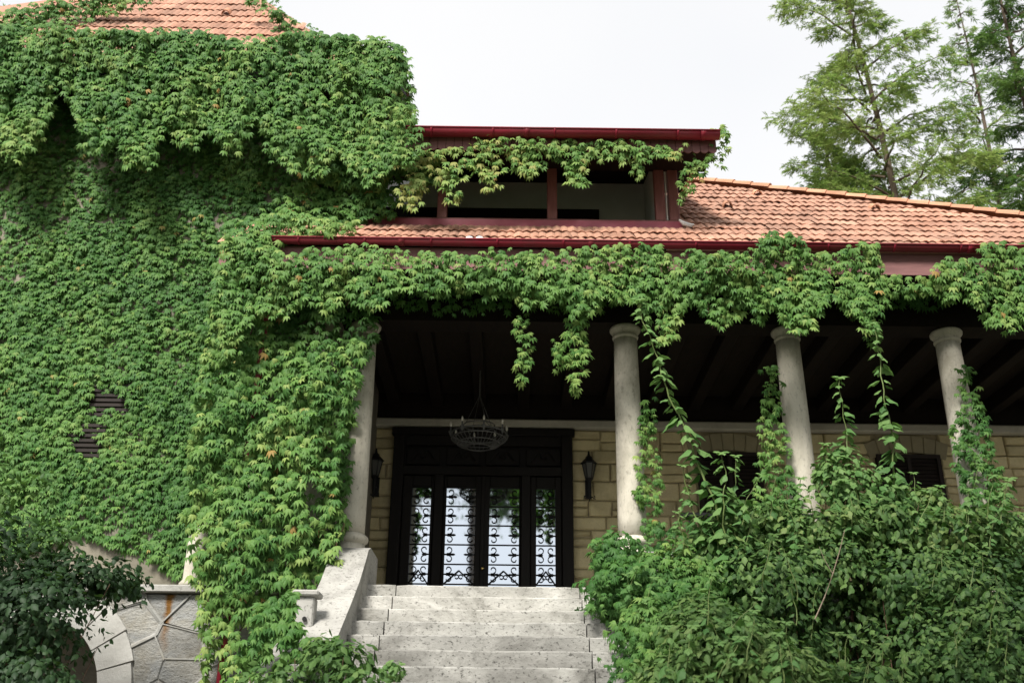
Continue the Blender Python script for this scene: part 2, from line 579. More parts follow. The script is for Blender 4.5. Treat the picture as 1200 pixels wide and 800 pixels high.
def ivy(name, label, cat, polys, Y, dens=150, size=(0.10, 0.15), bulge=0.3, noise_s=2.2, tint=(0.25, 0.6), mat='ivy', up=0.85,
        depth=0.12, objs=0, holes=(), thin=0.25, seed=0, group='climbing ivy on the villa', stems=0, tipglow=0.0, tmpl=None, aniso=1.0):
    """creeper leaves over polygons measured on the plane y = Y, clumped outward by smooth noise"""
    dens, size = dens * 2.6, (size[0] * .66, size[1] * .66)
    Ps, tips = [], []
    for poly in polys:
        p = np.array(poly, float)
        x0, y0 = p.min(0)
        x1, y1 = p.max(0)
        a, b = at((x0 + x1) / 2 - 20, (y0 + y1) / 2 - 20, Y), at((x0 + x1) / 2 + 20, (y0 + y1) / 2 + 20, Y)
        ppm2 = 1600 / abs((b[0] - a[0]) * (b[2] - a[2]))
        n = int((x1 - x0) * (y1 - y0) / ppm2 * dens)
        x, y = rng.uniform(x0, x1, n), rng.uniform(y0, y1, n)
        jit = rng.normal(0, 3.0, (2, n))
        k = in_poly(x + jit[0], y + jit[1], poly)
        for h in holes:
            k &= ~in_poly(x + jit[0] * 1.5, y + jit[1] * 1.5, h)
        x, y = x[k], y[k]
        Ps.append(np.array([at(a_, b_, Y) for a_, b_ in zip(x, y)]).reshape(-1, 3))
        tips.append((y - y0) / max(1, y1 - y0))
    P = np.concatenate(Ps)
    tip = np.concatenate(tips)
    Q = P[:, [0, 2]]
    an = np.array([1.0, aniso])
    B = lambda q: wobble(q * an, noise_s, seed) * 0.65 + wobble(q * an, noise_s * 2.7, seed + 50) * 0.35
    b0 = B(Q)
    e = 0.04
    gx = (B(Q + [e, 0]) - b0) / e * bulge
    gz = (B(Q + [0, e]) - b0) / e * bulge
    keep = rng.uniform(0, 1, len(P)) > thin * (1 - b0) * 1.6
    n0 = len(P)
    ynew = P[:, 1] - bulge * b0 + rng.uniform(0, depth, n0)
    P = EYE + (P - EYE) * (ynew / P[:, 1])[:, None]
    N = np.stack([-gx * 0.8, -np.ones(n0), -gz * 0.8 + up], 1) + rng.normal(0, 0.40, (n0, 3))
    N[:, 1] = np.minimum(N[:, 1], -0.15)
    T = np.stack([rng.normal(0, .55, n0), -np.abs(rng.normal(0.25, .25, n0)), -np.ones(n0)], 1)
    sz = size[1] * (.45 + .7 * rng.beta(2.2, 1.6, n0))
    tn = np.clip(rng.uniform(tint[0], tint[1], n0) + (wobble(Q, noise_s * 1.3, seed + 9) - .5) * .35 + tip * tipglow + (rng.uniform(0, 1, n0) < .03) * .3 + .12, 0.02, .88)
    tn = np.where(rng.uniform(0, 1, n0) < .004, 1.05, tn)
    P, N, T, sz, tn = [v[keep] for v in (P, N, T, sz, tn)]
    root = thing(name, label, cat, (float(P[:, 0].mean()), float(P[:, 1].mean()), float(P[:, 2].min())), group)
    tm = tmpl or T_PALM
    if objs:
        score = P[:, 1] - sz * 1.5 + rng.normal(0, .06, len(P))
        order = np.argsort(score)
        a = order[:objs]
        b = order[objs:]
        leaf_objects(P[a], N[a], T[a], sz[a], tn[a], 'L' + str(len(tm[0])), tm, M[mat], root)
        if len(b) > 0:
            leaf_cloud('foliage', P[b], N[b], T[b], sz[b], tn[b], tm, M[mat], root, 'stuff')
    else:
        leaf_cloud('foliage', P, N, T, sz, tn, tm, M[mat], root, 'stuff')
    if stems:
        for i in rng.choice(len(P), stems):
            p = P[i].copy()
            p[1] += bulge * .45
            pts = [p]
            for _s in range(6):
                p = p + np.array([rng.normal(0, .05), rng.normal(0, .02), -rng.uniform(.06, .14)])
                if np.min(np.hypot(P[:, 0] - p[0], P[:, 2] - p[2])) > .06 or p[2] < P[:, 2].min() + .1:
                    break
                pts.append(p)
            if len(pts) > 3:
                bm = bmesh.new()
                tube(bm, pts, 0.007, 4, False)
                bmobj('stem', bm, M['vine'], root)
    return root


def shrub(name, label, cat, blobs, n, tmpl, size, tint, mat, seed=0, stems=10, base=None, group=None, objs=0, hollow=3.0, up=0.6, thin=0.4, stemmat='vine', ns=2.5):
    """a bush: leaves through the outer volume of several lumps, with stems from the ground"""
    vol = np.array([b[3] * b[4] + b[4] * b[5] + b[3] * b[5] for b in blobs])
    cnt = (n * vol / vol.sum()).astype(int)
    Ps, Ds = [], []
    for b, c in zip(blobs, cnt):
        d = rng.normal(size=(c, 3))
        d /= np.linalg.norm(d, axis=1, keepdims=True)
        w = wobble(d * 1.0 + np.array(b[:3]), ns, seed)
        r = rng.uniform(0.05, 1, c) ** (1 / hollow) * (0.62 + 0.42 * w + 0.28 * wobble(d * 1.0 + np.array(b[:3]), ns * 2.6, seed + 1))
        p = np.array(b[:3]) + d * r[:, None] * np.array(b[3:6])
        Ps.append(p)
        Ds.append(d)
    P, D = np.concatenate(Ps), np.concatenate(Ds)
    w = wobble(P, ns * 1.7, seed + 3)
    k = rng.uniform(0, 1, len(P)) > thin * (1 - w) * 1.8
    k &= P[:, 2] > 0.05
    P, D = P[k], D[k]
    n0 = len(P)
    N = D * 0.6 + np.array([0, -0.25, up]) + rng.normal(0, .4, (n0, 3))
    T = D * 0.7 + np.array([0, -.2, -0.55]) + rng.normal(0, .45, (n0, 3))
    sz = size[1] * (.35 + .85 * rng.beta(2, 2, n0))
    tn = np.clip(rng.uniform(tint[0], tint[1], n0) + (wobble(P, ns, seed + 7) - .5) * .45, 0.02, 1)
    if base is None:
        base = (float(np.mean([b[0] for b in blobs])), float(np.mean([b[1] for b in blobs])), 0.3)
    root = thing(name, label, cat, base, group)
    if objs:
        order = np.argsort(P[:, 1] - P[:, 2] * .4 + rng.normal(0, .15, n0))
        a, b = order[:objs], order[objs:]
        leaf_objects(P[a], N[a], T[a], sz[a], tn[a], 'L' + str(len(tmpl[0])), tmpl, M[mat], root)
    else:
        b = np.arange(n0)
    leaf_cloud('foliage', P[b], N[b], T[b], sz[b], tn[b], tmpl, M[mat], root, 'stuff')
    if stems:
        for i in rng.choice(n0, stems):
            q = P[i]
            s = np.array(base) + np.array([rng.normal(0, .12), rng.normal(0, .12), 0])
            mid = s * .45 + q * .55 + np.array([rng.normal(0, .12), rng.normal(0, .1), .15])
            bm = bmesh.new()
            tube(bm, [s, s * .7 + mid * .3, mid, q], [.014, .011, .007, .003], 5, False)
            bmobj('stem', bm, M[stemmat], root)
    return root


# ------------------------------------------------------------------ the ground


def gz(x, y):
    return min(max((y - 4.8) * 0.25, 0), 1.55) + 0.05 * math.sin(x * 1.3) * math.cos(y * .9)


def ground():
    xs = [-400, -150, -60, -30, -18] + [-12 + i * .6 for i in range(41)] + [18, 30, 60, 150, 400]
    ys = [-200, -60, -20, -8] + [-4 + i * .6 for i in range(34)] + [20, 30, 60, 150, 400, 900]
    bm = bmesh.new()
    g = [[bm.verts.new((x, y, gz(x, y) if abs(x) < 20 and -6 < y < 40 else (1.55 if y > 12 else 0))) for x in xs] for y in ys]
    for a, b in zip(g, g[1:]):
        for k in range(len(xs) - 1):
            bm.faces.new((a[k], a[k + 1], b[k + 1], b[k]))
    bmobj('ground', bm, M['soil'], None, 'structure', True)


ground()

# ------------------------------------------------------------------ the staircase
ZF, YF = 3.5, 11.2                                            # porch floor and its front edge
stairs = thing('stone_staircase', 'weathered grey stone staircase rising to the porch between the parapets', 'staircase', (-0.05, 8.2, 0))


def slab(x0, x1, y0, y1, z0, z1, parent, mat, name='step_slab', worn=0.006, nx=None):
    """a worn stone block: front edge subdivided and uneven"""
    nx = nx or max(3, int((x1 - x0) / 0.14))
    bm = bmesh.new()
    prof = [(y1, z0), (y0, z0), (y0, z1 - .014), (y0 + .006, z1 - .004), (y0 + .02, z1), (y1, z1)]
    rings = []
    for i in range(nx + 1):
        t = i / nx
        x = x0 + (x1 - x0) * t
        ends = 0.012 if i in (0, nx) else 0
        dip = -0.004 * math.sin(math.pi * t) + random.gauss(0, worn * .45)
        dy = random.gauss(0, worn * .6)
        chip = 0.02 * random.random() if random.random() < 0.10 else 0
        ring = []
        for j, (y, z) in enumerate(prof):
            if j in (2, 3):
                y += dy + chip * .6
                z += dip - chip * .5
            elif j in (1,):
                y += dy * .5
            elif j == 4:
                z += dip * .7 - chip * .3
            ring.append(bm.verts.new((x, y + (ends if j < 4 and j > 0 else 0), z - (ends * .5 if j > 2 else 0))))
        rings.append(ring)
    k = len(prof)
    for a, b in zip(rings, rings[1:]):
        for j in range(k):
            bm.faces.new((a[j], a[(j + 1) % k], b[(j + 1) % k], b[j]))
    bm.faces.new(rings[0][::-1])
    bm.faces.new(rings[-1])
    return bmobj(name, bm, mat, parent)


XL, XJ1, XJ2, XR = -1.57, -1.25, 0.785, 1.95
for k in range(0, 21):
    z1 = ZF - 0.17 * k
    y0 = YF - 0.30 * k
    if z1 < 0.05:
        break
    d = 0.02 * random.random()
    for a, b in ((XL - .01, XJ1 - .006), (XJ1 + .006, XJ2 - .006), (XJ2 + .006, XR)):
        slab(a, b, y0 + random.gauss(0, .004), y0 + 0.42, z1 - 0.172, z1 + random.gauss(0, .0025), stairs, M['step'] if k < 3 else M['step_worn'])

# left sloping parapet with its pedestal block, and the small stone post beside it


def parapet(name, label, x0, x1):
    p = thing(name, label, 'parapet', ((x0 + x1) / 2, 10.4, 1.2))
    prof = [(11.95, 3.92), (11.3, 3.92), (11.12, 3.86), (10.95, 3.70), (10.6, 3.42), (10.1, 3.10), (9.6, 2.80), (9.2, 2.56)]
    bm = bmesh.new()
    L, Rr = [], []
    for y, z in prof:
        L.append((bm.verts.new((x0, y, z)), bm.verts.new((x0, y, 1.0))))
        Rr.append((bm.verts.new((x1, y, z)), bm.verts.new((x1, y, 1.0))))
    for i in range(len(prof) - 1):
        bm.faces.new((L[i][0], L[i + 1][0], Rr[i + 1][0], Rr[i][0]))
        bm.faces.new((L[i][0], L[i][1], L[i + 1][1], L[i + 1][0]))
        bm.faces.new((Rr[i][0], Rr[i + 1][0], Rr[i + 1][1], Rr[i][1]))
    bm.faces.new((L[-1][0], L[-1][1], Rr[-1][1], Rr[-1][0]))
    bm.faces.new((L[0][0], Rr[0][0], Rr[0][1], L[0][1]))
    es = [e for e in bm.edges if len(e.link_faces) == 2 and e.calc_face_angle(0) > .8]
    bmesh.ops.bevel(bm, geom=es, offset=.035, segments=3, affect='EDGES')
    bmobj('parapet_wall', bm, M['cheek'], p, smooth=False)
    return p


pl = parapet('stair_parapet', 'pale sloping stone parapet bare beside the left column', -1.98, XL)
pr_ = parapet('stair_parapet', 'sloping stone parapet buried under creeper by the second column', 1.55, 2.1)

q = at(361, 694, 9.75)
po = thing('stone_post', 'small weathered stone post with flat cap beside the pale parapet', 'post', (q[0], 9.75, 1.0))
bm = bmesh.new()
box(bm, q[0] - .085, q[0] + .085, 9.66, 9.84, 1.0, q[2] - .05, .015)
bmobj('post_shaft', bm, M['cheek'], po)
bm = bmesh.new()
box(bm, q[0] - .125, q[0] + .125, 9.62, 9.88, q[2] - .048, q[2] + .01, .015)
bmobj('post_cap', bm, M['cheek'], po)
for dz in (.32, .36):
    pass
bm = bmesh.new()
tube(bm, [(q[0] + .01, 9.655, q[2] - .26), (q[0] + .01, 9.63, q[2] - .26)], .022, 8)
bmobj('iron_stub', bm, M['iron'], po)

a, b = at(296, 806, 9.0), at(331, 757, 9.7)
sl = thing('stone_coping', 'narrow grey stone coping slanting down through the ivy by the red pipe', 'coping', (a[0], 9.0, a[2] - .4))
bm = bmesh.new()
dv = Vector(b) - Vector(a)
for w0, w1, h0, h1 in ((-.06, .06, -.035, .035),):
    vs = []
    for t in (-.5, 1.0):
        for (w, h) in ((w0, h0), (w1, h0), (w1, h1), (w0, h1)):
            vs.append(bm.verts.new(Vector(a) + dv * t + Vector((w, 0, h))))
    for f in ((0, 1, 2, 3), (7, 6, 5, 4), (0, 4, 5, 1), (1, 5, 6, 2), (2, 6, 7, 3), (3, 7, 4, 0)):
        bm.faces.new([vs[i] for i in f])
bmesh.ops.bevel(bm, geom=list(bm.edges), offset=.012, segments=1, affect='EDGES')
bmobj('coping_slab', bm, M['cheek'], sl)
a = at(362, 778, 9.0)
sb = thing('stone_block', 'dark mossy stone block under leaves at the foot of the parapet', 'stone', (a[0], 9.1, 1.0))
bm = bmesh.new()
box(bm, a[0] - .17, a[0] + .2, 8.95, 9.35, 1.0, a[2], .03, 2)
bmobj('block', bm, M['slate'], sb)

# ------------------------------------------------------------------ the villa
villa = thing('villa', 'stone villa with columned porch, red gutters and terracotta roof', 'house', (2.5, 11.8, 1.5))
vp = dict(parent=villa)

floor_ = bmesh.new()
box(floor_, -2.3, 9.6, YF + .43, 15.3, 3.2, ZF - .004)
bmobj('porch_floor', floor_, M['step'], villa)
bm = bmesh.new()
box(bm, 2.1, 9.6, 11.25, 11.62, 0.6, ZF + .01, .01)
box(bm, -2.3, 9.6, 14.6, 15.2, 0.6, 3.19)
bmobj('porch_foundation', bm, M['slate'], villa)


def column(x, label=None):
    bm = bmesh.new()
    prof = [(.172 - .024 * (t ** 1.6), 4.16 + (6.80 - 4.16) * t) for t in [i / 10 for i in range(11)]]
    lathe(bm, prof, x, 11.8, 36)
    c = bmobj('column', bm, M['lime'], villa, smooth=True, label=label)
    bm = bmesh.new()
    lathe(bm, [(.148, 6.74), (.165, 6.755), (.168, 6.775), (.155, 6.79), (.152, 6.80), (.175, 6.83), (.196, 6.855), (.200, 6.885), (.188, 6.905)], x, 11.8, 36)
    bmobj('capital', bm, M['lime'], c, smooth=True)
    bm = bmesh.new()
    lathe(bm, [(.172, 4.18), (.19, 4.165), (.215, 4.145), (.224, 4.115), (.215, 4.085), (.195, 4.07), (.186, 4.055)], x, 11.8, 36)
    bmobj('base_ring', bm, M['lime'], c, smooth=True)
    bm = bmesh.new()
    lathe(bm, [(.192, 3.45), (.192, 3.62), (.188, 3.9), (.186, 4.058)], x, 11.8, 36)
    bmobj('pedestal', bm, M['lime'], c, smooth=True)


for x in (-1.9, 1.465, 3.56, 5.63, 7.72):
    column(x)

# beam over the columns, soffit, ceiling with its timbers
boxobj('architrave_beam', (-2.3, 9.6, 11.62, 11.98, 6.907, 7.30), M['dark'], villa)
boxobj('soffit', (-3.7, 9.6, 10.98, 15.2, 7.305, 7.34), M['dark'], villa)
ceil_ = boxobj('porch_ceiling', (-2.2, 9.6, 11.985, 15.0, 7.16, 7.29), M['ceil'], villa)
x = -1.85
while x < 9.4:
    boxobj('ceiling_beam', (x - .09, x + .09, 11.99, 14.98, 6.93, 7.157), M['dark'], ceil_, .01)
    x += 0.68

# back wall: coursed yellow stone around the door and the windows
DX0, DX1, DZ1 = -1.78, 0.92, 6.46
WINS = [(2.92, 3.92, 4.30, 6.24), (5.72, 6.72, 4.30, 6.24)]
back = boxobj('back_wall', (-2.3, 9.6, 15.06, 15.5, 3.2, 7.25), M['mortar'], villa)
boxobj('wall_plate', (-2.2, 9.6, 14.96, 15.055, 6.722, 7.16), M['dark'], villa)
cl_ = boxobj('cornice', (-2.2, 9.6, 14.90, 15.05, 6.585, 6.72), M['cornice'], villa, .02)


def stones(x0, x1, z0, z1, Y, mat, parent, holes=(), rowh=(.19, .36), sw=(.26, .66), proud=.05):
    z = z0
    while z < z1 - .02:
        h = min(random.uniform(*rowh), z1 - z)
        if z1 - z - h < .1:
            h = z1 - z
        cuts = [(x0, x1)]
        for a, b, c, d in holes:
            if z < d - .02 and z + h > c + .02:
                nc = []
                for p, q_ in cuts:
                    if b <= p or a >= q_:
                        nc.append((p, q_))
                    else:
                        if a - p > .06:
                            nc.append((p, a))
                        if q_ - b > .06:
                            nc.append((b, q_))
                cuts = nc
        for p, q_ in cuts:
            x = p
            while x < q_ - .03:
                w = min(random.uniform(*sw), q_ - x)
                if q_ - x - w < .14:
                    w = q_ - x
                parts = [(z, h)]
                if h > .24 and random.random() < .4:
                    hh = h * random.uniform(.4, .6)
                    parts = [(z, hh), (z + hh, h - hh)]
                for zz, ph in parts:
                    bm = bmesh.new()
                    pr = proud * random.uniform(.6, 1.3)
                    vs = box(bm, x + .009, x + w - .009, Y - pr, Y + .05, zz + .009, zz + ph - .009)
                    for v in bm.verts:
                        v.co.x += random.gauss(0, .007)
                        v.co.z += random.gauss(0, .007)
                        v.co.y += random.gauss(0, .006)
                    es = [e for e in bm.edges if all(v.co.y < Y for v in e.verts)]
                    bmesh.ops.bevel(bm, geom=es, offset=.02, segments=1, affect='EDGES')
                    bmobj('stone', bm, mat, parent)
                x += w
        z += h


stones(-2.25, -1.8, 3.5, 6.58, 15.06, M['yellow'], back)
stones(0.94, 8.4, 3.5, 6.58, 15.06, M['yellow'], back,
       holes=[(a - .02, b + .02, c, d + .30) for a, b, c, d in WINS] + [(-1.8, .94, 3, 6.5)])
# window: lintel of upright stones, frame, louvres
for (a, b, c, d) in WINS:
    w = boxobj('window', (a + .06, b - .06, 15.02, 15.09, c + .06, d - .06), M['dark'], villa)
    fr = bmesh.new()
    for dd in ((a, a + .06, 14.97, 15.1, c, d), (b - .06, b, 14.97, 15.1, c, d), (a + .061, b - .061, 14.97, 15.1, c, c + .06), (a + .061, b - .061, 14.97, 15.1, d - .06, d),
               ((a + b) / 2 - .03, (a + b) / 2 + .03, 14.975, 15.1, c + .061, d - .061)):
        box(fr, *dd)
    bmobj('frame', fr, M['louvre'], w)
    lv = bmesh.new()
    for s0, s1 in ((a + .07, (a + b) / 2 - .035), ((a + b) / 2 + .035, b - .07)):
        z = c + .08
        while z < d - .1:
            vs = box(lv, s0, s1, 14.985, 15.0, z, z + .05)
            for v in vs:
                if v.co.z > z + .02:
                    v.co.y += .02
            z += .06
    bmobj('louvre', lv, M['louvre'], w)
    n = 7
    for i in range(n):
        t0, t1 = i / n, (i + 1) / n
        x0, x1 = a - .1 + (b - a + .2) * t0, a - .1 + (b - a + .2) * t1
        bm = bmesh.new()
        vs = box(bm, x0 + .002, x1 - .002, 15.0, 15.08, d + .01, d + .30)
        for v in vs:
            if v.co.z > d + .15:
                v.co.x += (v.co.x - (a + b) / 2) * .12
            v.co.z += -.12 * ((v.co.x - (a + b) / 2) / .6) ** 2 + .03
        bmesh.ops.bevel(bm, geom=list(bm.edges), offset=.012, segments=1, affect='EDGES')
        bmobj('lintel_stone', bm, M['lintel'], w)

# entrance: surround, two leaves, two side lights, transom, iron grilles
door = bmesh.new()
box(door, DX0, DX1, 15.0, 15.055, 3.5, DZ1)
door = bmobj('entrance', door, M['door'], villa)


def frame_boxes(name, boxes, mat, parent, bev=.008):
    bm = bmesh.new()
    for d in boxes:
        box(bm, *d, bev=bev)
    return bmobj(name, bm, mat, parent)


CX = -0.43
frame_boxes('door_frame', [(DX0 - .04, DX0 + .13, 14.86, 14.998, 3.5, DZ1 - .02), (DX1 - .13, DX1 + .04, 14.86, 14.998, 3.5, DZ1 - .02),
                           (DX0 - .08, DX1 + .08, 14.88, 14.998, DZ1 - .018, DZ1 + .10), (DX0 - .03, DX1 + .03, 14.88, 14.998, 5.80, 5.94),
                           (-1.16, -1.02, 14.88, 14.998, 3.5, 5.798), (0.17, 0.31, 14.88, 14.998, 3.5, 5.798),
                           (DX0 + .132, DX1 - .132, 14.9, 14.998, 6.28, DZ1 - .022)], M['door'], door)
# carved transom panels
bm = bmesh.new()
for x0, x1 in ((-1.62, -1.10), (-1.0, -.47), (-.39, .14), (.24, .78)):
    box(bm, x0, x1, 14.955, 14.998, 5.97, 6.25, .012)
    cx = (x0 + x1) / 2
    for s in (-1, 1):
        tube(bm, [(cx + s * t * .2, 14.945, 6.11 + .07 * math.sin(t * 5)) for t in [i / 8 for i in range(9)]], .018, 5)
    tube(bm, [(cx + .05 * math.cos(i * .785), 14.945, 6.11 + .05 * math.sin(i * .785)) for i in range(9)], .014, 5)
bmobj('carved_transom', bm, M['door'], door)

GL = [(-1.50, -1.21), (-.975, -.525), (-.31, .14), (.40, .69)]
GZ0, GZ1 = 3.86, 5.62


def leaf_frame(x0, x1, g, name):
    frame_boxes(name, [(x0, g[0], 14.925, 14.998, 3.52, 5.79), (g[1], x1, 14.925, 14.998, 3.52, 5.79),
                       (g[0] + .001, g[1] - .001, 14.93, 14.998, 3.52, GZ0), (g[0] + .001, g[1] - .001, 14.93, 14.998, GZ1, 5.79)], M['door'], door)


leaf_frame(-1.64, -1.165, GL[0], 'side_light')
leaf_frame(-1.015, -.42, GL[1], 'door_leaf')
leaf_frame(-.405, .165, GL[2], 'door_leaf')
leaf_frame(.315, .785, GL[3], 'side_light')
frame_boxes('astragal', [(-.445, -.38, 14.89, 14.92, 3.52, 5.79)], M['door'], door)


def grille(x0, x1):
    bm = bmesh.new()
    y = 14.955
    w, cx = x1 - x0, (x0 + x1) / 2
    z = GZ0
    r = .0085
    bars = []
    while z < GZ1 + .01:
        tube(bm, [(x0, y, z), (x1, y, z)], r, 5)
        bars.append(z)
        z += .293
    for z in bars[:-1]:
        h = .293
        for s in (-1, 1):
            e = cx + s * w / 2
            tube(bm, [(e, y, z + h * .5), (e - s * w * .30, y, z + h * .5), (e - s * w * .36, y, z + h * .5)], [r, r * 1.8, r * .4], 5)
            for t in (-1, 1):
                pts = []
                for i in range(13):
                    a = -.4 + i * .43
                    rr = .066 * (1 - i / 17)
                    pts.append((e - s * (.062 + rr * math.sin(a) * 1.0), y, z + h * .5 + t * (.072 - rr * math.cos(a) * .95)))
                tube(bm, pts, r * .85, 4)
    # crossed stays at the foot
    z0 = GZ0 + .293
    for s in (-1, 1):
        tube(bm, [(cx + s * w / 2, y - .004, z0 + .0), (cx + s * w * .1, y - .004, z0 + .16), (cx, y - .004, z0 + .20)], r * 1.2, 5)
        tube(bm, [(cx + s * (.03 + .03 * math.cos(i * .8)), y - .006, z0 + .11 + .03 * math.sin(i * .8)) for i in range(8)], r * .8, 4)
    bmobj('grille', bm, M['iron'], door)


for g in GL:
    boxobj('pane', (g[0], g[1], 14.972, 14.98, GZ0 + .001, GZ1 - .001), M['pane'], door)
    grille(*g)
bm = bmesh.new()
bmesh.ops.create_uvsphere(bm, u_segments=12, v_segments=8, radius=.03, matrix=Matrix.Translation((-.40, 14.85, 4.37)))
tube(bm, [(-.40, 14.89, 4.37), (-.40, 14.86, 4.37)], .014, 8)
bmobj('door_knob', bm, M['brass'], door, smooth=True)

# eave: fascia, gutter
EY, EZ = 10.95, 7.66
TP = math.tan(R(42))
boxobj('fascia', (-3.65, 9.6, 10.955, 10.978, 7.30, 7.60), M['fascia'], villa)


def half_round(bm, x0, x1, y, z, r, n=10, t=.006):
    for a0, a1, rr in ((math.pi, 2 * math.pi, r), (2 * math.pi, math.pi, r - t)):
        pass
    sec = [(y + r * math.cos(math.pi + math.pi * i / n), z + r * math.sin(math.pi + math.pi * i / n)) for i in range(n + 1)]
    sec += [(y + (r - t) * math.cos(math.pi + math.pi * i / n), z + (r - t) * math.sin(math.pi + math.pi * i / n)) for i in range(n, -1, -1)]
    m = len(sec)
    A = [bm.verts.new((x0, a, b)) for a, b in sec]
    B = [bm.verts.new((x1, a, b)) for a, b in sec]
    for k in range(m):
        bm.faces.new((A[k], A[(k + 1) % m], B[(k + 1) % m], B[k]))
    for i in range(n):
        bm.faces.new((A[i], A[i + 1], A[m - 2 - i], A[m - 1 - i]))
        bm.faces.new((B[i], B[i + 1], B[m - 2 - i], B[m - 1 - i]))


def gutter(x0, x1, y, z, r):
    bm = bmesh.new()
    half_round(bm, x0, x1, y, z, r)
    tube(bm, [(x0, y - r - .004, z), (x1, y - r - .004, z)], .011, 8)
    g = bmobj('gutter', bm, M['gutter'], villa, smooth=True)
    x = x0 + 1.6
    while x < x1:
        bm = bmesh.new()
        half_round(bm, x, x + .07, y, z - .001, r + .005)
        bmobj('gutter_sleeve', bm, M['gutter'], g, smooth=True)
        x += 2.35
    x = x0 + .35
    while x < x1:
        bm = bmesh.new()
        half_round(bm, x, x + .025, y, z + .004, r + .009)
        bmobj('gutter_bracket', bm, M['gutter_old'], g, smooth=True)
        x += .82
    return g


gutter(-3.02, 9.6, 10.87, 7.65, .066)
# downpipe among the ivy at the left corner of the porch
pa, pb = at(291, 455, 10.7), at(250, 800, 10.7)
bm = bmesh.new()
xx = (pa[0] + pb[0]) / 2
tube(bm, [(xx + .02, 10.9, 7.45), (xx + .02, 10.92, 7.35), (xx, 11.06, 7.1), (xx, 11.03, 5.2), (xx, 10.93, 1.2)], .038, 10)
bmobj('downpipe', bm, M['gutter'], villa, smooth=True)

# ---- tiled roof of the porch
EN = Vector((0, -math.sin(R(42)), math.cos(R(42))))            # normal of the slope
ES = Vector((0, math.cos(R(42)), math.sin(R(42))))             # up the slope


def tile_mesh(w=.215, L=.37):
    prof = [(0, 0.008), (.10, .020), (.22, .023), (.34, .015), (.44, .003), (.54, .008), (.66, .021), (.78, .023), (.90, .011), (1.0, .000)]
    V, Fc = [], []
    n = len(prof)
    for t, lift in ((0, .021), (1, 0)):
        for p, h in prof:
            V.append(((p - .5) * w, t * L, h + lift))
    for p, h in prof:
        V.append(((p - .5) * w, .004, h + .008))
    for i in range(n - 1):
        Fc.append((i, i + 1, n + i + 1, n + i))
        Fc.append((i, 2 * n + i, 2 * n + i + 1, i + 1))
    me = bpy.data.meshes.new('roof_tile')
    me.from_pydata(V, [], Fc)
    me.materials.append(M['tile'])
    return me


TILE = tile_mesh()


def tile_roof(parent, org, X, Sv, Nv, spots, limit, w=.215):
    """spots: (x, s) of the foot of each tile; the nearest become parts, the rest one joined part"""
    base = Matrix(((X.x, Sv.x, Nv.x, 0), (X.y, Sv.y, Nv.y, 0), (X.z, Sv.z, Nv.z, 0), (0, 0, 0, 1)))
    rest = []
    for i, (x, s) in enumerate(spots):
        p = Vector(org) + X * (x + random.gauss(0, .004)) + Sv * (s + random.gauss(0, .010) - (.05 if random.random() < .012 else 0)) + Nv * random.gauss(.0, .003)
        m = Matrix.Translation(p) @ base @ Matrix.Rotation(random.gauss(0, .016), 4, 'Z') @ Matrix.Rotation(random.gauss(0, .012), 4, 'Y')
        if i < limit:
            o = link('roof_tile', TILE, parent)
            o.matrix_basis = m
        else:
            rest.append(m)
    if rest:
        V0 = np.array([v.co[:] for v in TILE.vertices])
        V, Fc = [], []
        for k, m in enumerate(rest):
            A = np.array(m)
            V.append(V0 @ A[:3, :3].T + A[:3, 3])
        polys = [tuple(p.vertices) for p in TILE.polygons]
        for k in range(len(rest)):
            Fc += [tuple(i + k * len(V0) for i in p) for p in polys]
        me = bpy.data.meshes.new('tile_field')
        me.from_pydata(np.concatenate(V).tolist(), [], Fc)
        link('tile_field', me, parent, M['tile'], 'stuff')


H0, H1 = (3.16, 14.49), (7.36, 12.44)                           # plan of the hip
hipY = lambda x: H0[1] + (x - H0[0]) * (H1[1] - H0[1]) / (H1[0] - H0[0])
zY = lambda y: EZ + (y - EY) * TP
bm = bmesh.new()
hx = 9.9
pts = [(-3.7, EY), (hx, EY), (hx, max(EY + .05, hipY(hx))), (H0[0], H0[1]), (2.36, 14.8), (2.36, 11.83), (-3.7, 11.83)]
bm.faces.new([bm.verts.new((x, y, zY(y) - .012)) for x, y in pts])
far = [(hx, hipY(hx)), (H0[0], H0[1]), (2.2, 14.9), (2.6, 19.5), (hx + 2, 19.5)]
zf = [zY(hipY(hx)), zY(H0[1]), zY(14.9), zY(14.9), zY(hipY(hx)) - 1]
bm.faces.new([bm.verts.new((x, y, z - .012)) for (x, y), z in zip(far, zf)])
roof = bmobj('roof', bm, M['tile'], villa)
spots = []
row = 0
while True:
    s = row * .33
    y = EY + s * math.cos(R(42))
    if y > 14.4:
        break
    x = -3.2 + (.107 if row % 2 else 0)
    while x < 9.4:
        ok = y + .2 < hipY(x) and not (x < 2.32 and y > 11.62)
        if ok:
            spots.append((x, s))
        x += .208
    row += 1
key = lambda p: 0 if p[0] < 8.0 else 1
spots.sort(key=lambda p: (key(p), p[1]))
tile_roof(roof, (0, EY, EZ), Vector((1, 0, 0)), ES, EN, spots, 280)
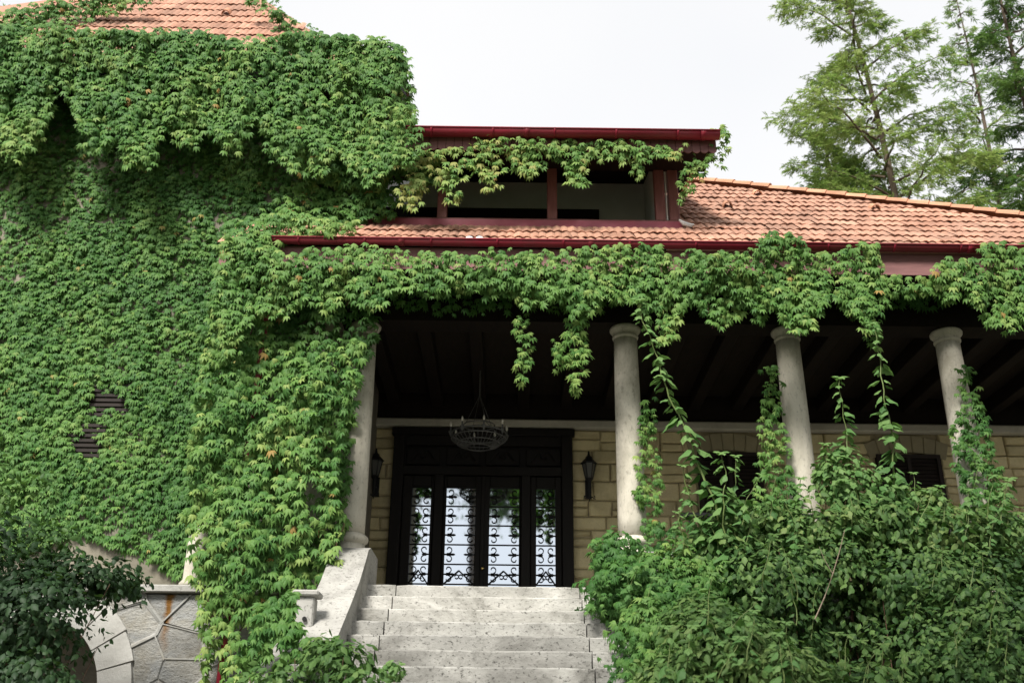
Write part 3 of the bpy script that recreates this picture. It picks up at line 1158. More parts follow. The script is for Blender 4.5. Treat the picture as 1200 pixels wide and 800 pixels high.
# hip tiles
A, B = Vector((H0[0] - .3, hipY(H0[0] - .3), zY(hipY(H0[0] - .3)) + .03)), Vector((9.9, hipY(9.9), zY(hipY(9.9)) + .03))
L = (B - A).length
dv = (A - B).normalized()
up = Vector((0, 0, 1))
sd = dv.cross(up).normalized()
uu = sd.cross(dv).normalized()
bm = bmesh.new()
n = 8
R0, R1 = .125, .10
rings = []
for t, rr in ((0, R0), (.36, R1)):
    rings.append([bm.verts.new((rr * math.cos(math.pi * i / n), t, rr * math.sin(math.pi * i / n) * .9)) for i in range(n + 1)])
inn = [bm.verts.new(((R0 - .022) * math.cos(math.pi * i / n), 0, (R0 - .022) * math.sin(math.pi * i / n) * .9)) for i in range(n + 1)]
for i in range(n):
    bm.faces.new((rings[0][i], rings[0][i + 1], rings[1][i + 1], rings[1][i]))
    bm.faces.new((rings[0][i], inn[i], inn[i + 1], rings[0][i + 1]))
RT = bpy.data.meshes.new('ridge_tile')
bm.to_mesh(RT)
bm.free()
RT.materials.append(M['ridge'])
k = 0
while k * .31 < L:
    p = B + dv * (k * .31) + uu * (random.gauss(0, .006) - .02)
    o = link('ridge_tile', RT, roof)
    o.matrix_basis = Matrix(((-sd.x, dv.x, uu.x, p.x), (-sd.y, dv.y, uu.y, p.y), (-sd.z, dv.z, uu.z, p.z), (0, 0, 0, 1))) @ Matrix.Rotation(random.gauss(0, .02), 4, 'Y')
    k += 1
# a few slipped or upturned tiles that break the roof plane
for px, py in ((853, 245), (888, 231), (1026, 248)):
    d = _f + (px - 600) / FPX * _r - (py - 400) / FPX * _u
    kk = (EZ - 1.6 - EY * TP) / (d[2] - d[1] * TP)
    p = EYE + d * kk
    o = link('vent_tile', RT, roof)
    o.matrix_basis = Matrix.Translation(Vector(p) + EN * .02) @ Matrix(((1, 0, 0, 0), (0, ES.y, EN.y, 0), (0, ES.z, EN.z, 0), (0, 0, 0, 1))) @ Matrix.Diagonal((.6, .5, .8, 1))

# ---- dormer loggia
DY = 11.85
dx0, dx1 = at(425, 262, DY)[0], at(797, 262, DY)[0]
zs = at(600, 257, DY)[2]
ztop = at(600, 196, DY)[2]
zg0 = at(660, 157, 11.1)[2]
dorm = boxobj('dormer', (dx0 - .3, dx1, 13.0, 13.1, 8.2, 10.5), M['room'], villa)
boxobj('room_wall', (dx1 - .30, dx1 - .2, DY + .12, 12.99, 8.2, 10.5), M['room'], dorm)
boxobj('room_wall', (dx0 - .4, dx0 - .3, DY + .12, 13.1, 8.2, 10.5), M['room'], dorm)
boxobj('room_floor', (dx0 - .3, dx1 - .2, DY + .02, 12.99, 8.15, 8.3), M['ceil'], dorm)
zg = at(660, 157, 11.1)[2]
gx0, gx1 = at(474, 156, 11.1)[0], at(843, 161, 11.1)[0]
bm = bmesh.new()
vs = box(bm, gx0 + .02, dx1 + .33, 11.26, 13.4, zg - .035, zg - .005)
for v in vs:
    v.co.z += (v.co.y - 11.1) * .25
bmobj('dormer_roof', bm, M['dark'], dorm)
bm = bmesh.new()
vs = box(bm, gx0, gx1 - .04, 11.10, 13.5, zg, zg + .03)
for v in vs:
    v.co.z += (v.co.y - 11.1) * .25
bmobj('dormer_tiling', bm, M['tile'], dorm)
boxobj('window_band', (dx0, at(702, 250, 12.95)[0], 12.93, 12.995, 8.6, at(600, 245, 12.95)[2]), M['dark'], dorm)
for o_ in [dorm] + list(dorm.children):
    if o_.name.startswith(('dormer', 'room_wall')) and not o_.name.startswith(('dormer_roof', 'dormer_til')):
        for v_ in o_.data.vertices:
            if v_.co.z > 10:
                v_.co.z = zg - .03 + (v_.co.y - 11.1) * .25
# timber front
boxobj('sill_board', (dx0 - .2, dx1 - .02, DY - .03, DY + .10, zs - .10, zs), M['post'], dorm, .006)
bm = bmesh.new()
box(bm, dx0 - .2, dx1 + .02, DY - .052, DY - .034, zs - .21, zs - .035)
x = dx0 - .2
while x < dx1:
    box(bm, x, x + .055, DY - .14, DY - .035, zs - .225, zs - .195)
    x += .11
bmobj('flashing', bm, M['flash'], dorm)
for px in (519, 647, 773, 789):
    xx = at(px, 228, DY)[0]
    boxobj('post', (xx - .068, xx + .068, DY - .02, DY + .11, zs + .001, zg0 + .05), M['post'], dorm, .008)
xx = at(781, 228, DY)[0]
boxobj('pale_strip', (xx - .012, xx + .008, DY + .02, DY + .06, zs + .001, zg0 + .05), M['white'], dorm)


def valance(name, x0, x1, y, z0, z1, mat, w=.11, scal=.03):
    bm = bmesh.new()
    x = x0
    while x < x1:
        n = 6
        top, bot, topb, botb = [], [], [], []
        for i in range(n + 1):
            t = i / n
            zz = z0 + scal * (1 - math.sin(math.pi * t))
            xa = x + .003 + (w - .006) * t
            top.append(bm.verts.new((xa, y, z1)))
            bot.append(bm.verts.new((xa, y, zz)))
            topb.append(bm.verts.new((xa, y + .02, z1)))
            botb.append(bm.verts.new((xa, y + .02, zz)))
        for i in range(n):
            bm.faces.new((top[i], bot[i], bot[i + 1], top[i + 1]))
            bm.faces.new((topb[i], topb[i + 1], botb[i + 1], botb[i]))
            bm.faces.new((bot[i], botb[i], botb[i + 1], bot[i + 1]))
        bm.faces.new((top[0], topb[0], botb[0], bot[0]))
        bm.faces.new((top[-1], bot[-1], botb[-1], topb[-1]))
        x += w
    return bmobj(name, bm, mat, dorm)


valance('valance', dx0 - .3, dx1 - .02, DY + .03, ztop, zg0 + .05, M['dark'])
zg = at(660, 157, 11.1)[2]
gx0, gx1 = at(474, 156, 11.1)[0], at(843, 161, 11.1)[0]
gutter(gx0, gx1, 11.1, zg + .03, .085)
valance('eave_board', gx0, gx1 - .06, 11.21, zg - .20, zg + .02, M['fascia'])
boxobj('dormer_soffit', (gx0, gx1 - .05, 11.235, DY + .02, zg - .07, zg - .045), M['dark'], dorm)
# curled white flashing at the foot of the dormer's corner
bm = bmesh.new()
p = at(796, 262, DY - .1)
tube(bm, [p + np.array([0, 0, .06]), p + np.array([.06, 0, .0]), p + np.array([.16, 0, -.03]), p + np.array([.2, 0, -.01])], [.012, .03, .03, .01], 6)
bmobj('lead_flashing', bm, M['white'], dorm)
# pale dishes lying on the tiles
for i, px in enumerate((550, 562)):
    p = at(px, 281, 10.98)
    t = thing('spotlight', ('small pale spotlight on the tiles above the gutter, leftmost of two', 'small pale spotlight on the tiles above the gutter, rightmost of two')[i], 'spotlight', tuple(p), 'spotlights above the gutter')
    bm = bmesh.new()
    bmesh.ops.create_uvsphere(bm, u_segments=12, v_segments=8, radius=.055, matrix=Matrix.Translation(p + np.array([0, 0, .01])) @ Matrix.Diagonal((1, .8, .7, 1)))
    bmobj('housing', bm, M['white'], t, smooth=True)
    bm = bmesh.new()
    tube(bm, [p + np.array([0, 0.02, -.03]), p + np.array([0, .1, .02])], .015, 6)
    bmobj('bracket', bm, M['greyiron'], t)

# ------------------------------------------------------------------ the tower wing
tower = thing('tower_wing', 'ivy covered tower wing with steep terracotta roof left of the porch', 'house', (-5.6, 12.3, 3.4))
TX1 = -2.12
bm = bmesh.new()
box(bm, -10.5, TX1, 11.96, 18, 1.4, 10.9)
bmobj('wall', bm, M['plaster'], tower)
# louvred shutters half buried in the ivy
for px, py in ((128, 468), (95, 515)):
    p = at(px, py, 11.9)
    bm = bmesh.new()
    for i in range(7):
        box(bm, p[0] - .28, p[0] + .28, 11.90, 11.95, p[2] - .22 + i * .065, p[2] - .18 + i * .065)
    bmobj('shutter', bm, M['louvre'], tower)
bm = bmesh.new()
box(bm, -10.6, -1.62, 11.55, 18, 10.45, 10.9)
bmobj('eave', bm, M['dark'], tower)
TB = 12.55
tl, tr = at(-150, 38, TB), at(377, 44, TB)
zb = (tl[2] + tr[2]) / 2
TPIT = R(58)
d = _f + (265 - 600) / FPX * _r - (-29 - 400) / FPX * _u
kk = (zb - 1.6 - TB * math.tan(TPIT)) / (d[2] - d[1] * math.tan(TPIT))
ap = EYE + d * kk
bm = bmesh.new()
v = [bm.verts.new(c) for c in ((-11.0, TB, zb), (tr[0], TB, zb), (tr[0], 2 * ap[1] - TB, zb), (-11.0, 2 * ap[1] - TB, zb), tuple(ap))]
for f in ((0, 1, 4), (1, 2, 4), (2, 3, 4), (3, 0, 4)):
    bm.faces.new([v[i] for i in f])
# the flared skirt between roof and eave
w_ = [bm.verts.new(c) for c in ((-11.4, 11.5, 10.91), (-1.58, 11.5, 10.91), (-1.58, 18, 10.91))]
bm.faces.new((w_[0], w_[1], v[1], v[0]))
bm.faces.new((w_[1], w_[2], v[2], v[1]))
troof = bmobj('roof', bm, M['tile'], tower)
TS = Vector((0, math.cos(TPIT), math.sin(TPIT)))
TN = Vector((0, -math.sin(TPIT), math.cos(TPIT)))
spots = []
Ls = (Vector(ap) - Vector((ap[0], TB, zb))).length
for row in range(-1, int(Ls / .33)):
    s = row * .33
    t = max(0, (s + .3) / Ls)
    xr = tr[0] + (ap[0] - tr[0]) * t
    xl = -11.0 + (ap[0] + 11.0) * t
    x = -8.0 + (.1 if row % 2 else 0)
    while x < xr - .05:
        if x > xl:
            spots.append((x, s))
        x += .208
spots.sort(key=lambda p: (0 if (p[0] > -7.3 and -.4 < p[1] < 3.2) else 1, p[1]))
tile_roof(troof, (0, TB, zb), Vector((1, 0, 0)), TS, TN, spots, 260)
for px, py in ((265, 20), (126, 16)):
    d = _f + (px - 600) / FPX * _r - (py - 400) / FPX * _u
    kk = (zb - 1.6 - TB * math.tan(TPIT)) / (d[2] - d[1] * math.tan(TPIT))
    p = EYE + d * kk
    o = link('vent_tile', RT, troof)
    o.matrix_basis = Matrix.Translation(Vector(p) + TN * .03) @ Matrix(((1, 0, 0, 0), (0, TS.y, TN.y, 0), (0, TS.z, TN.z, 0), (0, 0, 0, 1))) @ Matrix.Diagonal((.6, .5, .8, 1))

# ------------------------------------------------------------------ terrace wall with arch, left of the stairs
FY = 11.2
ter = thing('terrace_wall', 'grey crazy paved terrace wall with pale arch and coping left of the stairs', 'wall', (-4.5, FY, 1.4))
AC = at(25, 812, FY)
acx, acz = AC[0], AC[2]
r_in, r_out = .83, 1.18
bm = bmesh.new()
xs = sorted(set([-10.5, -2.2] + [acx + r_in * math.sin(R(t)) for t in range(-90, 91, 6)] + [acx - r_in - .001, acx + r_in + .001]))
ZC = 3.36
for x0, x1 in zip(xs, xs[1:]):
    f = lambda x: acz + math.sqrt(max(0, r_in ** 2 - (x - acx) ** 2)) if abs(x - acx) <= r_in else 1.0
    z0, z1 = f(x0), f(x1)
    if abs((x0 + x1) / 2 - acx) > r_in:
        z0 = z1 = 1.0
    q4 = [(x0, FY, z0), (x1, FY, z1), (x1, FY, ZC), (x0, FY, ZC)]
    bm.faces.new([bm.verts.new(c) for c in q4])
    if abs((x0 + x1) / 2 - acx) < r_in:
        bm.faces.new([bm.verts.new(c) for c in ((x0, FY, z0), (x0, FY + 1.0, z0), (x1, FY + 1.0, z1), (x1, FY, z1))])
bmobj('wall_face', bm, M['pointing'], ter)
boxobj('terrace_floor', (-10.5, -2.19, FY + .05, 12.36, 3.30, 3.40), M['step'], ter)
boxobj('arch_recess', (acx - 1.2, acx + 1.2, FY + 1.0, FY + 1.1, 1.0, 3.29), M['slate'], ter)
x = -10.4
while x < -2.25:
    w = min(random.uniform(.9, 1.4), -2.22 - x)
    boxobj('coping_stone', (x + .004, x + w - .004, FY - .10 + random.gauss(0, .006), FY + .25, 3.372, 3.455 + random.gauss(0, .003)), M['cheek'], ter, .012)
    x += w
n = 11
for i in range(n):
    a0, a1 = math.pi * i / n + .008, math.pi * (i + 1) / n - .008
    bm = bmesh.new()
    ro = r_out + random.gauss(0, .015)
    A_, B_ = [], []
    for j in range(4):
        a_ = a0 + (a1 - a0) * j / 3
        for rr, l_ in ((r_in - .02, A_), (ro, B_)):
            l_.append((bm.verts.new((acx + rr * math.cos(a_), FY - .05, acz + rr * math.sin(a_))), bm.verts.new((acx + rr * math.cos(a_), FY + .3, acz + rr * math.sin(a_)))))
    for j in range(3):
        bm.faces.new((A_[j][0], A_[j + 1][0], B_[j + 1][0], B_[j][0]))
        bm.faces.new((A_[j][0], A_[j][1], A_[j + 1][1], A_[j + 1][0]))
        bm.faces.new((B_[j][0], B_[j + 1][0], B_[j + 1][1], B_[j][1]))
    bm.faces.new((A_[0][0], B_[0][0], B_[0][1], A_[0][1]))
    bm.faces.new((A_[3][0], A_[3][1], B_[3][1], B_[3][0]))
    bmobj('arch_stone', bm, M['arch'], ter)


def clip(poly, p, q_):
    """keep the half of poly nearer to p than to q"""
    m = ((p[0] + q_[0]) / 2, (p[1] + q_[1]) / 2)
    nx, ny = q_[0] - p[0], q_[1] - p[1]
    out = []
    for i in range(len(poly)):
        a, b = poly[i], poly[(i + 1) % len(poly)]
        da, db = (a[0] - m[0]) * nx + (a[1] - m[1]) * ny, (b[0] - m[0]) * nx + (b[1] - m[1]) * ny
        if da <= 0:
            out.append(a)
        if da * db < 0:
            t = da / (da - db)
            out.append((a[0] + (b[0] - a[0]) * t, a[1] + (b[1] - a[1]) * t))
    return out


rr_ = random.Random(21)
seeds = []
for _ in range(4000):
    c = (rr_.uniform(-7.6, -2.2), rr_.uniform(1.0, 3.4))
    if all((c[0] - s[0]) ** 2 + ((c[1] - s[1]) * 1.25) ** 2 > .36 ** 2 for s in seeds):
        seeds.append(c)
PB = bmesh.new()
for s in seeds:
    if math.hypot(s[0] - acx, s[1] - acz) < r_out - .02 and s[1] > acz - .2:
        continue
    poly = [(-7.6, 1.0), (-2.2, 1.0), (-2.2, 3.36), (-7.6, 3.36)]
    for o in seeds:
        if o is not s and abs(o[0] - s[0]) < 1.4 and poly:
            poly = clip(poly, s, o)
    if len(poly) < 3:
        continue
    cx, cy = sum(p[0] for p in poly) / len(poly), sum(p[1] for p in poly) / len(poly)
    P2 = []
    bad = False
    for x, z in poly:
        dd = math.hypot(x - cx, z - cy)
        k = max(0.2, 1 - .004 / max(dd, .03))
        P2.append((cx + (x - cx) * k + rr_.gauss(0, .006), cy + (z - cy) * k + rr_.gauss(0, .006)))
        # push corners out of the arch ring
        dx, dz = P2[-1][0] - acx, P2[-1][1] - acz
        rad = math.hypot(dx, dz)
        if rad < r_out + .02 and dz > -.3:
            P2[-1] = (acx + dx / rad * (r_out + .02), acz + dz / rad * (r_out + .02))
    inr = [(cx + (x - cx) * .945, cy + (z - cy) * .945) for x, z in P2]
    out_ = [(cx + (x - cx) * 1.09, cy + (z - cy) * 1.09) for x, z in P2]
    inr = [(x + rr_.gauss(0, .008), z + rr_.gauss(0, .008)) for x, z in inr]
    npt = len(P2)
    yv = FY - .034 - rr_.uniform(0, .004)
    a_ = [PB.verts.new((x, yv + .012, z)) for x, z in inr]
    m_1 = [PB.verts.new((x, yv, z)) for x, z in P2]
    b_1 = [PB.verts.new((x, yv, z)) for x, z in out_]
    for i in range(npt):
        j = (i + 1) % npt
        if rr_.random() < .5:
            continue
        PB.faces.new((a_[i], a_[j], m_1[j], m_1[i]))
        PB.faces.new((m_1[i], m_1[j], b_1[j], b_1[i]))
    bm = bmesh.new()
    pr = rr_.uniform(.012, .024)
    F_ = [bm.verts.new((x, FY - pr, z)) for x, z in P2]
    B_ = [bm.verts.new((x, FY + .02, z)) for x, z in P2]
    try:
        top = bm.faces.new(F_)
        for i in range(len(P2)):
            bm.faces.new((F_[i], B_[i], B_[(i + 1) % len(P2)], F_[(i + 1) % len(P2)]))
        bmesh.ops.bevel(bm, geom=list(top.edges), offset=.009, segments=1, affect='EDGES')
    except ValueError:
        pass
    bmobj('stone', bm, M['slate'], ter)
bmobj('pointing', PB, M['pointing'], ter, 'stuff')
# a short pale stump of a pillar standing on the coping
p = at(221, 690, 11.3)
st = thing('pillar_stump', 'short pale pillar stump standing on the terrace coping among the ivy', 'pillar', (p[0], 11.3, 3.45))
bm = bmesh.new()
lathe(bm, [(.14, 3.458), (.14, 3.50), (.105, 3.54), (.10, 4.2)], p[0] + .02, 11.32, 20)
bmobj('stump', bm, M['pale'], st, smooth=True)
# pier of the porch behind the ivy curtain
p0, p1 = at(352, 600, 11.75), at(382, 600, 11.75)
boxobj('porch_pier', (p0[0], p1[0], 11.6, 12.34, 3.41, 7.30), M['pale'], villa)
boxobj('side_wall', (-3.3, p0[0] - .01, 11.9, 12.34, 3.41, 7.30), M['plaster'], villa)

# ------------------------------------------------------------------ chandelier, lanterns, railing
p = at(561, 512, 13.4)
cx, cy, cz = p[0], 13.4, p[2]
ch = thing('chandelier', 'iron ring chandelier with candle lights hanging in front of the entrance', 'chandelier', (cx, cy, cz - .2))
circ = lambda r, z, n=28: [(cx + r * math.cos(i * 2 * math.pi / n), cy + r * math.sin(i * 2 * math.pi / n), z) for i in range(n + 1)]
for r, z, t in ((.39, cz + .04, .012), (.385, cz - .03, .009), (.30, cz - .10, .008), (.17, cz - .15, .008), (.22, cz + .17, .009)):
    bm = bmesh.new()
    tube(bm, circ(r, z), t, 5, False)
    bmobj('hoop', bm, M['greyiron'], ch)
bm = bmesh.new()
for i in range(36):
    a = i * math.pi / 18
    tube(bm, [(cx + r * math.cos(a), cy + r * math.sin(a), z) for r, z in ((.39, cz + .04), (.385, cz - .03), (.30, cz - .10), (.17, cz - .15))], .0045, 4, False)
bmobj('bead_net', bm, M['greyiron'], ch)
for i in range(8):
    a = i * math.pi / 4 + .2
    x, y = cx + .40 * math.cos(a), cy + .40 * math.sin(a)
    bm = bmesh.new()
    lathe(bm, [(.006, cz - .02), (.03, cz + .045), (.034, cz + .055), (.012, cz + .06), (.012, cz + .12)], x, y, 8)
    c = bmobj('candle_holder', bm, M['greyiron'], ch)
    bm = bmesh.new()
    lathe(bm, [(.010, cz + .12), (.017, cz + .145), (.013, cz + .175), (.003, cz + .20)], x, y, 8)
    bmobj('bulb', bm, M['candle'], c, smooth=True)
bm = bmesh.new()
for i in range(4):
    a = i * math.pi / 2 + .5
    tube(bm, [(cx + .38 * math.cos(a), cy + .38 * math.sin(a), cz + .04), (cx + .21 * math.cos(a), cy + .21 * math.sin(a), cz + .17), (cx, cy, cz + .62)], .005, 4)
tube(bm, [(cx, cy, cz + .6), (cx, cy, 7.16)], .012, 6)
bmobj('chain', bm, M['greyiron'], ch)


def lantern(px, py_top, py_bot, label):
    a, b = at(px, py_top, 14.85), at(px, py_bot, 14.85)
    x, zt, z0 = (a[0] + b[0]) / 2, a[2], b[2]
    h = zt - z0
    L = thing('wall_lantern', label, 'lantern', (x, 14.95, z0), 'wall lanterns beside the entrance')
    y = 14.78
    f = lambda t: z0 + h * t
    bm = bmesh.new()
    lathe(bm, [(.055, f(.46)), (.10, f(.74)), (.095, f(.745))], x, y, 6)
    bmobj('lantern_glass', bm, M['lamp_glass'], L)
    bm = bmesh.new()
    for i in range(6):
        q_ = i * math.pi / 3
        tube(bm, [(x + .058 * math.cos(q_), y + .058 * math.sin(q_), f(.455)), (x + .105 * math.cos(q_), y + .105 * math.sin(q_), f(.745))], .008, 5)
    lathe(bm, [(.125, f(.745)), (.128, f(.76)), (.075, f(.83)), (.05, f(.86)), (.055, f(.875)), (.02, f(.92)), (.012, f(1.0))], x, y, 6)
    lathe(bm, [(.03, f(.40)), (.065, f(.44)), (.06, f(.46))], x, y, 6)
    bmobj('lantern_cage', bm, M['iron'], L)
    bm = bmesh.new()
    tube(bm, [(x, y, f(.42)), (x, y, f(.16)), (x, y, f(.06))], [.03, .026, .012], 8)
    for s in (-1, 1):
        tube(bm, [(x, y, f(.06)), (x + s * .045, y, f(.09)), (x + s * .085, y, f(.05)), (x + s * .075, y, f(.12))], .012, 5)
    tube(bm, [(x, y, f(.08)), (x, y, f(0))], [.014, .004], 6)
    tube(bm, [(x, y, f(.25)), (x, 14.9, f(.3)), (x, 15.0, f(.3))], .016, 6)
    box(bm, x - .05, x + .05, 14.98, 15.01, f(.12), f(.5))
    bmobj('bracket', bm, M['iron'], L)


lantern(690, 530, 589, 'black iron wall lantern on yellow stone between the entrance and the second column')
lantern(440, 527, 586, 'black iron wall lantern half hidden behind the ivied left column')

rz_ = at(1175, 607, 11.5)[2]
rail = thing('iron_railing', 'dark iron railing between the porch columns above the bushes', 'railing', (5.6, 11.5, 3.5))
boxobj('handrail', (2.0, 9.4, 11.47, 11.53, rz_ - .03, rz_ + .02), M['iron'], rail, .008)
boxobj('bottom_rail', (2.0, 9.4, 11.485, 11.515, 3.62, 3.65), M['iron'], rail)
bm = bmesh.new()
tube(bm, [(0, 0, 3.65), (0, 0, rz_ - .03)], .012, 6)
bal = bpy.data.meshes.new('baluster')
bm.to_mesh(bal)
bm.free()
bal.materials.append(M['iron'])
x = 2.1
while x < 9.4:
    o = link('baluster', bal, rail)
    o.matrix_basis = Matrix.Translation((x, 11.5, 0))
    x += .16

# ------------------------------------------------------------------ climbing ivy
G = 'climbing ivy on the villa'
ivy('wall_ivy', 'dense sheet of small leaved ivy covering the tower wall beneath its eave', 'ivy',
    [[(-90, 105), (440, 105), (440, 300), (330, 420), (320, 690), (232, 690), (180, 655), (90, 625), (30, 640), (-90, 650)]], 11.94, dens=420, size=(.085, .125), bulge=.15,
    noise_s=2.6, tint=(.28, .62), objs=0, seed=1, stems=20, thin=.10,
    holes=[[(105, 455), (150, 455), (150, 478), (105, 478)], [(80, 505), (120, 505), (120, 530), (80, 530)]])
tongues = [(-60, 175), (-20, 150), (0, 178), (22, 183), (45, 165), (58, 130), (66, 104), (80, 108), (92, 140), (104, 172), (122, 178), (138, 150), (143, 176), (150, 192), (180, 193), (186, 160),
           (200, 148), (208, 166), (228, 171), (236, 150), (250, 158), (266, 173), (284, 170), (296, 145), (312, 148), (318, 180), (335, 195), (360, 203), (378, 205), (388, 180), (400, 178), (412, 200), (430, 218), (448, 205), (470, 172), (488, 160), (487, 130), (481, 95), (474, 62), (462, 48),
           (400, 43), (350, 38), (300, 47), (296, 54), (280, 46), (230, 38), (160, 38), (100, 36), (60, 33), (0, 28), (-60, 28)]
ivy('eave_ivy', 'thick ivy hanging in long ragged tongues from the tower eave', 'ivy', [tongues, [(-60, 26), (60, 32), (160, 36), (230, 37), (280, 45), (300, 46), (350, 38), (400, 42), (470, 50), (480, 90), (400, 80), (200, 80), (-60, 80)]], 11.42, dens=270, size=(.10, .145), bulge=.38,
    noise_s=3.4, aniso=.4,  tint=(.20, .55), objs=200, seed=2, stems=16, thin=.2, tipglow=.18)
# ivy sheet lying over the flared skirt above the eave
ivy('roof_ivy', 'band of ivy creeping up the left hip of the tower roof', 'ivy', [[(-60, 34), (0, 32), (62, 34), (110, 20), (140, 12), (170, 0), (190, -12), (-60, -12), (-60, 0), (0, 12)][:7] + [(120, -10), (60, 2), (0, 14), (-60, 24)]], 12.75, dens=300, size=(.09, .13), bulge=.3, seed=3, tint=(.3, .6))
ivy('roof_ivy', 'strip of ivy trailing down the right hip of the tower roof', 'ivy', [[(290, -10), (303, -8), (316, 3), (336, 18), (362, 33), (382, 41), (420, 44), (420, 56), (330, 56), (318, 44), (324, 28), (312, 14), (300, 4), (288, 8)]], 12.6, dens=300, size=(.09, .13), bulge=.3, seed=4, tint=(.35, .65))
ivy('corner_ivy', 'ivy cascade falling between the tower and the dormer opening', 'ivy',
    [[(370, 150), (470, 150), (480, 178), (468, 190), (455, 200), (452, 235), (436, 232), (428, 250), (425, 262), (400, 290), (300, 290), (320, 245), (370, 200)], [(425, 188), (512, 186), (508, 205), (500, 222), (474, 230), (462, 250), (446, 256), (428, 256)]], 11.75, dens=190, size=(.11, .16), bulge=.4, seed=5, tint=(.28, .6), objs=120)
ivy('corner_ivy', 'ivy tuft draped over the left end of the dormer gutter', 'ivy', [[(462, 120), (484, 125), (490, 150), (500, 166), (492, 186), (474, 196), (460, 190)]], 10.95, dens=220, size=(.10, .145), bulge=.15, seed=22, tint=(.3, .6), objs=60)
ivy('porch_corner_ivy', 'pale bushy ivy heaped on the left end of the porch roof', 'ivy',
    [[(262, 262), (300, 248), (340, 244), (400, 262), (428, 262), (420, 270), (385, 272), (325, 284), (318, 300), (262, 330)]], 11.05, dens=300, size=(.10, .15), bulge=.45, seed=6, tint=(.35, .65), objs=60)
ivy('dormer_ivy', 'leafy strands trailing under the red dormer gutter', 'ivy',
    [[(470, 178), (545, 170), (550, 160), (572, 157), (588, 162), (612, 156), (625, 166), (672, 163), (676, 158), (684, 166), (725, 164), (800, 170), (806, 182), (770, 182), (752, 186), (751, 204), (742, 204), (738, 186), (706, 186), (686, 190), (684, 214), (668, 218), (660, 190), (640, 188), (628, 206), (614, 204), (600, 186), (584, 190), (580, 222), (572, 227), (562, 206), (556, 190), (545, 190), (540, 232), (524, 240), (514, 215), (520, 190), (508, 186), (498, 215), (488, 248), (474, 238), (466, 222), (480, 205)]],
    11.15, dens=190, size=(.10, .145), bulge=.16, seed=7, tint=(.4, .75), objs=150, tipglow=.2, thin=.15)
ivy('dormer_ivy', 'light ivy clump curling round the right end of the dormer gutter', 'ivy',
    [[(826, 152), (842, 145), (854, 160), (855, 190), (846, 200), (838, 190), (826, 205), (810, 215), (802, 240), (794, 236), (796, 205), (806, 185), (838, 180), (842, 165)]],
    11.3, dens=200, size=(.09, .13), bulge=.2, seed=8, tint=(.4, .75), objs=60)
fringe = [(250, 330), (255, 285), (262, 268), (320, 288), (330, 296), (400, 288), (440, 290), (480, 293), (560, 296), (640, 295), (690, 292), (740, 287), (760, 282), (780, 296), (820, 293), (850, 296), (884, 296), (890, 276), (905, 271), (930, 274), (944, 284), (950, 296), (985, 292), (1008, 284), (1028, 287), (1034, 320), (1060, 326), (1092, 326), (1098, 306), (1120, 302), (1135, 305), (1150, 284), (1170, 281), (1200, 286), (1260, 290),
          (1260, 372), (1200, 368), (1192, 386), (1184, 392), (1174, 372), (1164, 388), (1150, 362), (1130, 342), (1108, 350), (1090, 340), (1062, 346), (1044, 345), (1034, 362), (1024, 388), (1012, 384), (1008, 368), (990, 366), (985, 348), (972, 344), (966, 362), (950, 384), (940, 390), (925, 388), (915, 372), (900, 376), (890, 374), (870, 360), (855, 380), (838, 382), (825, 372), (818, 356), (806, 350), (800, 372), (786, 398), (776, 402), (770, 374), (756, 372), (745, 352), (728, 350), (716, 346), (706, 348), (694, 366), (684, 376), (672, 372), (664, 352), (640, 348), (630, 358), (612, 356), (600, 346), (560, 340), (520, 344), (490, 338), (460, 343), (446, 360), (430, 360), (418, 345), (400, 350), (396, 366), (378, 366), (370, 348), (340, 362), (326, 368), (312, 364), (300, 360), (270, 420), (245, 430)]
ivy('eave_ivy', 'long ragged ivy fringe hanging under the red porch gutter', 'ivy', [fringe], 10.86, dens=300, size=(.095, .14), bulge=.38, noise_s=3.0, aniso=.6, tint=(.28, .62), objs=300, seed=9, stems=20, thin=.15, tipglow=.12)
# the darker growth that lines the soffit behind the fringe
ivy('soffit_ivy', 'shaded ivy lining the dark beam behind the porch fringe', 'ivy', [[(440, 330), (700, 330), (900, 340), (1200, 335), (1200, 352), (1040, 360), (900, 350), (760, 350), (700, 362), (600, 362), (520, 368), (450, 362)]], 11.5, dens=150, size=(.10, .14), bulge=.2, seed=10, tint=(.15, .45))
for lab, polys, sd_ in (('slim ivy tendril dangling alone in the dark porch opening', [[(606, 370), (618, 366), (622, 395), (624, 420), (618, 446), (608, 448), (605, 425), (610, 400), (602, 385)]], 11),
                        ('forked ivy tendril dangling beside the slim one near the second column', [[(652, 395), (668, 385), (672, 345), (690, 345), (690, 372), (684, 388), (686, 420), (678, 440), (676, 462), (668, 458), (670, 425), (662, 432), (650, 430), (646, 412)]], 12)):
    ivy('hanging_tendril', lab, 'ivy', polys, 10.9, dens=230, size=(.09, .13), bulge=.14, seed=sd_, tint=(.45, .8), objs=300, thin=.1, group='hanging ivy tendrils', stems=3)
curt = [(262, 330), (330, 360), (372, 400), (420, 384), (432, 396), (428, 412), (418, 430), (424, 446), (416, 452), (418, 470), (404, 500), (398, 540), (392, 570), (398, 600), (394, 636), (398, 660), (388, 690), (355, 694), (352, 720), (340, 735), (330, 800), (240, 805), (238, 760), (236, 720), (232, 690), (225, 660), (215, 640), (222, 560), (230, 480), (240, 400), (250, 350)]
